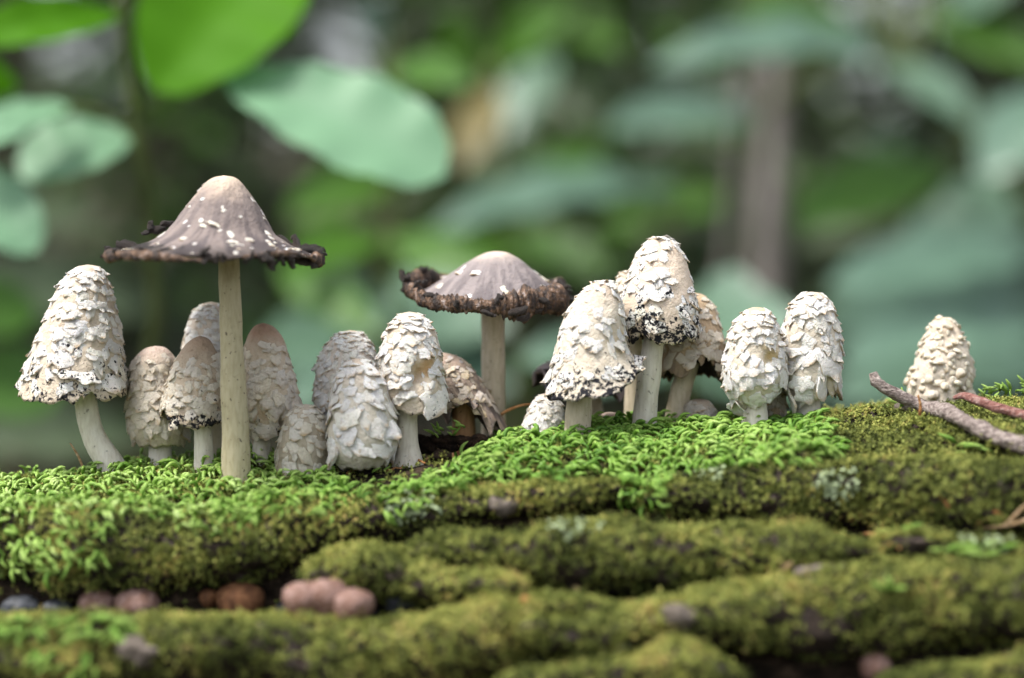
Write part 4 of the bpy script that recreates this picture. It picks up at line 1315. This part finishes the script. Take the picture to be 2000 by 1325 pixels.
# stray bright shoots outside the clumps, as little sprigs
def sprig(label, x, y, n, seed, spread=25, dirs=None, ln=(0.005, 0.009)):
    r = np.random.default_rng(seed)
    p_, n_ = ray(x, y)
    root = empty('moss_sprig', p_)
    tag(root, label, 'moss', 'stray green moss sprigs')
    for q in range(n):
        pp, nn_ = ray(x + r.uniform(-1, 1) * spread, y + r.uniform(-0.3, 0.3) * spread)
        d = norm(np.array(dirs[q % len(dirs)] if dirs else (r.normal(0, 0.8), -0.4, r.uniform(0.0, 0.9)), float))
        sd2 = norm(np.cross(d, [0.1, -1, 0.3]))
        up2 = np.cross(sd2, d)
        l_ = r.uniform(*ln)
        M = np.eye(4)
        M[:3, 0], M[:3, 1], M[:3, 2], M[:3, 3] = sd2 * l_, d * l_, up2 * l_, pp + nn_ * 0.0015 - p_
        o = obj('shoot', WMESH[int(r.integers(8))], root)
        o.matrix_local = Matrix(M.tolist())
sprig('small pale green sprig growing on the lowest right ridge', 1735, 1152, 5, 1, 14)
sprig('two-armed green sprig standing in the gap below the right ridge', 1765, 1040, 5, 2, 22, [(-1, -0.2, 0.3), (1, -0.2, 0.2), (0.1, -0.3, 0.9)])
sprig('bright green fronds sprawling below the forked dry twig', 1900, 1078, 12, 3, 55, [(1, -0.3, 0.1), (-1, -0.3, 0.25), (0.5, -0.4, 0.3)], (0.007, 0.012))
sprig('curved green frond beside the foot of the grey twig', 1755, 802, 3, 4, 16, [(-1, -0.2, 0.25), (0.1, -0.2, 1)], (0.006, 0.010))
sprig('small green fronds in front of the grey twig', 1905, 880, 7, 5, 42, [(-1, -0.3, 0.25), (0.9, -0.3, 0.15)])
sprig('bright green moss tuft behind the reddish twig', 1965, 775, 26, 6, 50, None, (0.004, 0.007))
sprig('bright fronds drooping over the lowest left ledge', 215, 1225, 22, 7, 60, [(0.4, -0.5, -0.5), (-0.6, -0.5, -0.3), (0.1, -0.5, -0.9), (0.8, -0.4, 0.1)], (0.007, 0.012))
sprig('yellow green fronds hanging at the corner of the lowest ledge', 60, 1225, 26, 8, 75, [(0.4, -0.5, -0.5), (-0.6, -0.5, -0.3), (0.1, -0.5, -0.9), (0.8, -0.4, 0.1)], (0.006, 0.010))
sprig('pale fronds low on the left ledge beneath the bark nub', 130, 1290, 14, 9, 60, [(0.2, -0.5, -0.9), (-0.5, -0.5, -0.4)], (0.006, 0.010))
sprig('green tuft at the foot of the brown stem', 870, 848, 14, 10, 42, None, (0.004, 0.006))
sprig('green sprigs scattered on the bare soil before the gashed mushroom', 790, 945, 16, 11, 70, None, (0.004, 0.007))

# ------------------------------------------------------------------ woodland behind
def m_leaf(name, c0, c1, tr, rough=0.4, spec=0.5, trc=None):
    k = MK(name)
    a = k.noise(14, 4, 0.6)
    oi = k.n('ObjectInfo').outputs['Random']
    col = k.mix(k.math('MULTIPLY_ADD', a, 0.7, k.math('MULTIPLY', oi, 0.3)), c0, c1)
    k.bump(a, 0.004, 0.4)
    k.set(col, rough, spec)
    return k.translucent(trc or col, tr)
LF_PALE = m_leaf('pale_sky_sheen_leaf', (0.115, 0.235, 0.13), (0.165, 0.30, 0.18), 0.12, 0.5, 0.3)  # sky reflection on the upper faces put into the base colour
LF_MID = m_leaf('greyish_leaf', (0.072, 0.138, 0.096), (0.108, 0.185, 0.13), 0.12, 0.4, 0.5)  # dimmer pale leaf, its sky sheen also painted into the colour
LF_TEAL = m_leaf('dull_bluegreen_leaf', (0.07, 0.13, 0.085), (0.11, 0.19, 0.125), 0.12, 0.4, 0.5)
LF_LIME = m_leaf('lit_green_leaf', (0.055, 0.20, 0.003), (0.09, 0.26, 0.006), 0.45, 0.6, 0.15, (0.09, 0.32, 0.004))
LF_GREEN = m_leaf('mid_green_leaf', (0.04, 0.12, 0.012), (0.075, 0.17, 0.02), 0.3, 0.45, 0.35)
LF_DARK = m_leaf('dark_green_leaf', (0.055, 0.085, 0.042), (0.11, 0.145, 0.08), 0.25, 0.45, 0.35)
LF_YEL = m_leaf('yellowing_leaf', (0.12, 0.10, 0.035), (0.17, 0.14, 0.05), 0.2, 0.5, 0.3)
STEMG = simple('green_plant_stem', [(0.3, (0.05, 0.075, 0.02)), (0.7, (0.11, 0.14, 0.04))], 40, 0.6, 0.3, 0.002)
WOODG = simple('grey_sapling_bark', [(0.3, (0.10, 0.09, 0.08)), (0.55, (0.20, 0.18, 0.165)), (0.75, (0.30, 0.28, 0.26))], 25, 0.85, 0.2, 0.006, 0, (1, 1, 0.3))
WOODD = simple('dark_tree_bark', [(0.3, (0.02, 0.016, 0.012)), (0.55, (0.055, 0.045, 0.036)), (0.75, (0.10, 0.085, 0.07))], 14, 0.9, 0.15, 0.02, 0, (1, 1, 0.3))

def leaf(parent, b0, b, tip, Yb, Yt, wpx, roll, mat, fat=0.55, droop=0.06, blunt=1.0, teeth=0.0):
    """blade from pixel b (depth Yb) to pixel tip (depth Yt); wpx its seen width; roll tips its face up"""
    p0, p1 = P(b[0], b[1], Yb), P(tip[0], tip[1], Yt)
    Lv = p1 - p0
    L = np.linalg.norm(Lv)
    e = Lv / L
    im = norm(np.cross(e, FWD))
    if im[2] < 0:
        im = -im
    back = norm(np.cross(im, e))
    if back[1] < 0:
        back = -back
    wd = im * math.cos(roll) + back * math.sin(roll)
    nr = np.cross(e, wd)
    if nr[2] < 0:
        nr = -nr
    hw = 0.5 * wpx * pxs((Yb + Yt) / 2) / max(0.25, math.cos(roll))
    nu, nv = 25, 9
    t = np.linspace(0, 1, nu)
    pr = np.sin(math.pi * t ** (math.log(0.5) / math.log(fat))) ** (0.75 * blunt)
    pr[0], pr[-1] = 0.02, 0.02
    if teeth:
        pr = pr * (1 - teeth * (np.arange(nu) % 2))
    s = np.linspace(-1, 1, nv)
    T, S_ = np.meshgrid(t, s, indexing='ij')
    v = p0 + T[..., None] * Lv + (S_ * pr[:, None] * hw)[..., None] * wd + (np.abs(S_) * pr[:, None] * hw * 0.22 + droop * L * np.sin(T * math.pi) + 0.012 * L * np.sin(T * 25) * np.abs(S_))[..., None] * nr
    return obj('leaf', mesh_np('leaf', v - b0, grid_faces(nu, nv), mat), parent)

def plant(label, stem_px, Ys, rad, mat, leaves, cat='plant', grp=None, name='leafy_plant'):
    """stem runs from its top pixel down to the forest floor"""
    w_ = [P(x, y, Y) for (x, y), Y in zip(stem_px, Ys)]
    last = w_[-1]
    foot = np.array([last[0] + 0.05, last[1] + 0.05, gfloor(last[0], last[1])])
    w_ = np.array(w_ + [foot])
    q = resample(np.hstack([w_, np.linspace(rad * 0.8, rad * 1.3, len(w_))[:, None]]), 40)
    root = empty(name, foot)
    tag(root, label, cat, grp)
    v, f = tube(q[:, :3], q[:, 3], 10, rad * 0.12, 5, True, 30)
    obj('stem', mesh_np('stem', v - foot, f, mat), root)
    for L in leaves:
        lf = dict(zip(('b', 'tip', 'Yb', 'Yt', 'wpx', 'roll', 'mat'), L[:7]))
        kw = L[7] if len(L) > 7 else {}
        leaf(root, foot, lf['b'], lf['tip'], lf['Yb'], lf['Yt'], lf['wpx'], lf['roll'], lf['mat'], **kw)
        # petiole to the nearest point of the stem
        p0 = P(*lf['b'], lf['Yb'])
        d = np.linalg.norm(q[:, :3] - p0 - np.array([0, 0, -0.03]), axis=1)
        pj = q[np.argmin(d), :3]
        mid = (p0 + pj) / 2 + np.array([0, 0, 0.15 * np.linalg.norm(p0 - pj)])
        qq = resample(np.array([pj, mid, p0 + (P(*lf['tip'], lf['Yt']) - p0) * 0.04]), 10)
        v, f = tube(qq, rad * 0.35, 6)
        obj('petiole', mesh_np('petiole', v - foot, f, mat), root)
    return root

UG = 'woodland plants behind the log'
plant('tall green plant with a broad pale leaf and lime leaves behind the tallest mushroom',
      [(228, -160), (236, 0), (250, 130), (275, 280), (292, 420), (305, 620), (312, 850)], [0.46, 0.46, 0.47, 0.48, 0.5, 0.52, 0.55], 0.0042, STEMG, [
      ((540, -110), (305, 180), 0.50, 0.44, 300, 0.15, LF_LIME, dict(fat=0.42, blunt=0.7)),
      ((238, 30), (-110, 80), 0.46, 0.42, 95, 0.3, LF_LIME, dict(fat=0.5)),
      ((422, 140), (868, 345), 0.46, 0.42, 205, 0.7, LF_PALE, dict(fat=0.64, blunt=0.6, droop=0.03, teeth=0.06)),
      ((255, 268), (38, 345), 0.50, 0.47, 135, 0.7, LF_PALE, dict(blunt=0.7)),
      ((135, 205), (-70, 300), 0.48, 0.42, 90, 0.7, LF_PALE, dict(blunt=0.7)),
      ], grp=UG)
plant('green plant with pale and lime leaves reaching in beside the tall stemmed plant', [(-150, 60), (-140, 300), (-120, 700), (-110, 900)], [0.45, 0.46, 0.5, 0.52], 0.004, STEMG, [
      ((-130, 330), (72, 492), 0.45, 0.42, 135, 0.6, LF_PALE, dict(blunt=0.7)),
      ((-140, 100), (38, 175), 0.46, 0.5, 95, 0.2, LF_LIME),
      ((-120, 620), (75, 600), 0.8, 0.85, 120, 0.3, LF_GREEN),
      ((-110, 780), (130, 740), 0.8, 0.85, 150, 0.4, LF_GREEN),
      ((-110, 860), (280, 850), 1.0, 1.1, 110, 0.5, LF_DARK),
      ((-120, 540), (300, 600), 1.3, 1.4, 120, 0.4, LF_DARK),
      ((-120, 440), (200, 430), 1.5, 1.6, 80, 0.6, LF_DARK),
      ], grp=UG)
plant('green plant with slanting mid-green leaves between the two open-capped mushrooms', [(760, 60), (770, 300), (760, 560), (745, 820)], [1.15, 1.15, 1.18, 1.2], 0.006, STEMG, [
      ((770, 140), (920, 165), 1.1, 0.95, 80, 0.3, LF_GREEN),
      ((740, 460), (560, 545), 1.1, 0.9, 105, 0.5, LF_GREEN),
      ((540, 520), (740, 650), 1.0, 0.9, 90, 0.3, LF_GREEN),
      ((590, 530), (760, 640), 1.05, 0.95, 60, 0.9, LF_TEAL),
      ((760, 470), (960, 540), 1.1, 1.0, 90, 0.3, LF_GREEN),
      ((745, 640), (500, 720), 1.15, 1.0, 110, 0.8, LF_TEAL),
      ((770, 90), (690, 20), 1.2, 1.1, 80, 0.6, LF_TEAL),
      ((770, 650), (1000, 640), 1.2, 1.1, 100, 0.7, LF_TEAL),
      ((760, 700), (560, 800), 1.2, 1.1, 120, 0.7, LF_MID),
      ((760, 720), (1000, 760), 1.2, 1.1, 120, 0.7, LF_MID),
      ((750, 560), (920, 600), 1.3, 1.2, 90, 0.6, LF_TEAL),
      ((765, 350), (560, 420), 1.4, 1.3, 100, 0.4, LF_GREEN),
      ((765, 330), (650, 210), 1.5, 1.4, 100, 0.5, LF_TEAL),
      ], grp=UG)
plant('plant with a dull yellowing leaf and bluish leaves behind the umbrella-shaped cap', [(960, 120), (985, 330), (1000, 600), (1010, 800)], [1.6, 1.6, 1.65, 1.7], 0.007, STEMG, [
      ((965, 170), (905, 330), 1.6, 1.5, 90, 0.3, LF_YEL),
      ((1340, 370), (840, 450), 1.55, 1.35, 80, 0.8, LF_MID, dict(droop=0.08)),
      ((1000, 350), (1170, 315), 1.6, 1.5, 70, 0.3, LF_GREEN),
      ((980, 300), (1080, 110), 1.7, 1.8, 90, 0.6, LF_TEAL),
      ((1000, 480), (820, 560), 1.6, 1.5, 100, 0.6, LF_GREEN),
      ((1000, 460), (1180, 540), 1.7, 1.6, 90, 0.5, LF_GREEN),
      ((960, 130), (870, 30), 1.7, 1.6, 110, 0.5, LF_GREEN),
      ((960, 130), (1120, 20), 1.7, 1.6, 90, 0.5, LF_GREEN),
      ], grp=UG)
plant('arching plant with long drooping bluish leaves above the right-hand mushrooms', [(1660, -120), (1720, 40), (1830, 190), (1960, 330), (2060, 520), (2110, 800)], [1.5, 1.5, 1.5, 1.52, 1.55, 1.6], 0.010, STEMG, [
      ((1800, 185), (1270, 130), 1.5, 1.3, 80, 0.8, LF_MID, dict(droop=0.15, blunt=0.8)),
      ((1700, 130), (1900, 245), 1.5, 1.4, 80, 0.7, LF_TEAL, dict(droop=0.1)),
      ((1480, 238), (1185, 250), 1.6, 1.45, 85, 0.7, LF_MID, dict(droop=0.07)),
      ((1850, 330), (1545, 430), 1.5, 1.35, 125, 0.35, LF_GREEN, dict(blunt=0.8)),
      ((2080, 180), (1920, 350), 1.4, 1.3, 130, 0.6, LF_MID),
      ((2080, 500), (1620, 565), 1.4, 1.2, 105, 0.8, LF_MID, dict(blunt=0.8)),
      ((2090, 640), (1640, 705), 1.35, 1.15, 110, 0.8, LF_MID, dict(blunt=0.8)),
      ((1800, 20), (2040, 130), 1.7, 1.6, 110, 0.4, LF_GREEN),
      ((1850, 10), (1990, -40), 1.7, 1.6, 110, 0.6, LF_TEAL),
      ((1960, 330), (1880, 480), 1.6, 1.5, 100, 0.9, LF_TEAL),
      ((2100, 575), (1600, 640), 1.6, 1.4, 110, 0.8, LF_MID, dict(blunt=0.8)),
      ((2110, 720), (1620, 775), 1.45, 1.3, 120, 0.8, LF_MID, dict(blunt=0.8)),
      ((2060, 430), (1760, 470), 1.8, 1.7, 90, 0.7, LF_TEAL),
      ((1700, 60), (1420, 10), 1.9, 1.8, 80, 0.6, LF_GREEN),
      ], grp=UG)
plant('low bluish-leaved plant filling the gap behind the leaning stems', [(1330, 560), (1340, 680), (1345, 800)], [0.95, 0.95, 0.97], 0.005, STEMG, [
      ((1345, 690), (1120, 760), 0.95, 0.85, 110, 0.8, LF_TEAL),
      ((1345, 660), (1560, 640), 0.95, 0.85, 110, 0.8, LF_TEAL),
      ((1345, 720), (1600, 770), 0.95, 0.85, 120, 0.8, LF_TEAL),
      ((1345, 600), (1480, 570), 1.0, 0.95, 80, 0.8, LF_TEAL),
      ((1340, 720), (1010, 700), 0.95, 0.9, 90, 0.8, LF_TEAL),
      ], grp=UG)

def sapling(label, px_, rad, Ys, mat):
    w_ = [P(x, y, Y) for (x, y), Y in zip(px_, Ys)]
    foot = np.array([w_[-1][0], w_[-1][1], gfloor(w_[-1][0], w_[-1][1])])
    w_ = np.array(w_ + [foot])
    q = resample(np.hstack([w_, np.linspace(rad * 0.7, rad * 1.25, len(w_))[:, None]]), 40)
    root = empty('sapling', foot)
    tag(root, label, 'tree', 'bare stems in the woodland')
    v, f = tube(q[:, :3], q[:, 3], 14, rad * 0.15, 3, True, 12)
    obj('trunk', mesh_np('trunk', v - foot, f, mat), root)
    d = q[12, :3]
    br = np.array([d, d + np.array([0.05, 0.05, 0.12]), d + np.array([0.16, 0.1, 0.28])])
    v, f = tube(resample(br, 10), np.linspace(rad * 0.4, rad * 0.15, 10), 8)
    obj('branch', mesh_np('branch', v - foot, f, mat), root)
sapling('pale grey bare stem between the tallest cap and the right pair', [(1530, -300), (1520, 100), (1508, 300), (1500, 520), (1495, 700)], 0.019, [1.9] * 5, WOODG)
sapling('thin grey bare stem beside the pale thicker one', [(1470, -200), (1450, 200), (1425, 480), (1400, 700)], 0.006, [1.9] * 4, WOODG)

# bushes: leaf masses on stems, standing on the floor behind
def bush(label, x, y, h, wd, n, mats, seed, ls=0.08):
    r = np.random.default_rng(seed)
    z0 = gfloor(x, y)
    root = empty('bush', (x, y, z0))
    tag(root, label, 'bush', 'bushes behind the log')
    for q in range(5):
        a = r.uniform(0, 6.28)
        tip = np.array([math.cos(a) * wd * 0.35, math.sin(a) * wd * 0.3, h * r.uniform(0.7, 0.95)])
        pp = resample(np.array([[0, 0, 0], tip * [0.3, 0.3, 0.5] + r.normal(0, 0.03, 3), tip]), 12)
        v, f = tube(pp, np.linspace(0.014, 0.004, 12), 7)
        obj('stem', mesh_np('stem', v, f, WOODD), root)
    # clumps of leaves
    nc = 26
    ccs = r.normal(0, 1, (nc, 3)) * np.array([wd * 0.32, wd * 0.25, h * 0.24]) + np.array([0, 0, h * 0.55])
    for mi, mt in enumerate(mats):
        m_ = n // len(mats)
        c = ccs[r.integers(nc, size=m_)] + r.normal(0, 0.09, (m_, 3))
        c[:, 2] = np.abs(c[:, 2])
        d = norm(r.normal(0, 1, (m_, 3)) * [1, 1, 0.5] + [0, 0, -0.25])
        s = norm(np.cross(d, [0, 0, 1.0]) + r.normal(0, 0.3, (m_, 3)))
        u = np.cross(s, d)
        L = ls * r.uniform(0.6, 1.5, m_)[:, None]
        b = c + d * L * 0.5
        v = np.stack([c, b - s * L * 0.27 + u * L * 0.06, c + d * L, b + s * L * 0.27 + u * L * 0.06], 1).reshape(-1, 3)
        obj('foliage', mesh_np('foliage', v, np.arange(len(v)).reshape(-1, 4), mt, None, False), root)

D3 = [LF_DARK, LF_DARK, LF_GREEN]
T3 = [LF_DARK, LF_TEAL, LF_DARK]
bushes = [(-2.6, 3.0, 1.7, 1.2, D3), (-1.6, 2.6, 1.5, 1.0, T3), (-0.75, 3.1, 1.6, 1.1, D3), (0.05, 2.7, 1.35, 0.9, D3), (0.75, 3.4, 1.5, 1.1, T3), (1.5, 2.9, 1.6, 1.0, D3), (2.5, 3.0, 1.8, 1.2, T3),
          (-3.4, 4.6, 2.4, 1.8, T3), (-2.0, 4.8, 2.5, 1.7, D3), (-0.7, 4.9, 2.4, 1.7, T3), (0.5, 5.0, 2.5, 1.7, D3), (1.7, 4.8, 2.4, 1.7, D3), (3.0, 4.7, 2.5, 1.8, T3),
          (-4.5, 7.0, 3.4, 2.6, D3), (-2.4, 7.2, 3.4, 2.6, D3), (-0.4, 7.0, 3.5, 2.6, T3), (1.6, 7.2, 3.4, 2.6, D3), (3.7, 7.0, 3.5, 2.6, D3)] + [(x_, 10.5, 6.0, 4.5, D3 if q_ % 2 else T3) for q_, x_ in enumerate((-7.5, -4.5, -1.5, 1.5, 4.5, 7.5))]
dirw = ['dark', 'dense', 'loose', 'leafy', 'shaded', 'broad']
for i, (x, y, h, wd, mt) in enumerate(bushes):
    bush('blurred %s green bush in the shaded wood behind the log' % ('dark' if mt is D3 else 'bluish'), x, y, h, wd, 1500 if y < 4 else 2200 if y < 9 else 4500, mt, 100 + i, 0.075 if y < 4 else 0.13 if y < 9 else 0.26)
for i, (x, y, r_) in enumerate([(-1.15, 4.0, 0.08), (1.05, 4.2, 0.10), (2.2, 5.9, 0.15), (-2.7, 6.0, 0.16), (0.25, 6.2, 0.13), (-0.2, 8.5, 0.2), (3.2, 8.6, 0.2), (-3.6, 8.8, 0.2)]):
    z0 = gfloor(x, y)
    root = empty('tree', (x, y, z0))
    tag(root, 'dark tree trunk standing blurred among the bushes', 'tree', 'tree trunks in the wood')
    q = np.array([[0, 0, -0.1], [0.02, 0, 0.6], [0.05, 0.02, 2.0], [0.1, 0.05, 4.5], [0.2, 0.0, 7.0]])
    qq = resample(q, 30)
    v, f = tube(qq, np.linspace(r_ * 1.25, r_ * 0.5, 30), 16, r_ * 0.1, i, True, 6)
    obj('trunk', mesh_np('trunk', v, f, WOODD), root)
    r = np.random.default_rng(i + 900)
    n_ = 2600
    for mt in (LF_DARK, LF_GREEN):
        c = r.normal(0, 1, (n_ // 2, 3)) * [1.1, 1.1, 1.0] + [0.15, 0, 5.6]
        d = norm(r.normal(0, 1, (n_ // 2, 3)))
        s = norm(np.cross(d, [0, 0.2, 1.0]))
        L = 0.2 * r.uniform(0.6, 1.4, n_ // 2)[:, None]
        v = np.stack([c, c + d * L * 0.5 - s * L * 0.3, c + d * L, c + d * L * 0.5 + s * L * 0.3], 1).reshape(-1, 3)
        obj('crown', mesh_np('crown', v, np.arange(len(v)).reshape(-1, 4), mt, None, False), root)

# upturned lumps on the rims of the two open caps
def rim_lumps(root, base, Y, spots, seed):
    r = np.random.default_rng(seed)
    for x, y, dY, s_ in spots:
        o = obj('rim_curl', CURLS[int(r.integers(6))], root)
        o.location = P(x, y, Y + dY) - base
        o.rotation_euler = (r.uniform(-0.6, 0.6), r.uniform(-0.9, 0.9), r.uniform(-0.5, 0.5))
        m_ = s_ * pxs(Y)
        o.scale = (m_ * r.uniform(0.9, 1.5), m_ * 0.9, m_ * r.uniform(0.8, 1.1))
rim_lumps(r4, b4, -0.014, [(306, 442, 0.025, 34), (326, 436, 0.022, 24), (292, 455, 0.025, 20), (580, 478, 0.006, 36), (604, 492, 0.0, 38), (618, 508, 0.0, 30), (556, 470, 0.02, 26), (596, 515, -0.012, 28), (250, 484, -0.004, 34), (226, 490, 0.0, 30), (280, 490, -0.03, 30), (330, 498, -0.035, 30), (520, 512, -0.038, 28), (400, 502, -0.045, 24), (560, 512, -0.025, 30), (300, 500, -0.03, 22)], 3)
rim_lumps(r12, b12, 0.045, [(798, 545, 0.0, 34), (822, 540, 0.015, 30), (845, 542, 0.022, 28), (868, 546, 0.025, 26), (805, 565, -0.005, 30), (1078, 552, 0.018, 32), (1100, 566, 0.0, 32), (1110, 580, 0.0, 24), (1012, 606, -0.04, 26), (1022, 620, -0.038, 20), (830, 585, -0.02, 26), (1060, 590, -0.03, 22), (900, 596, -0.035, 26), (955, 612, -0.04, 22)], 4)
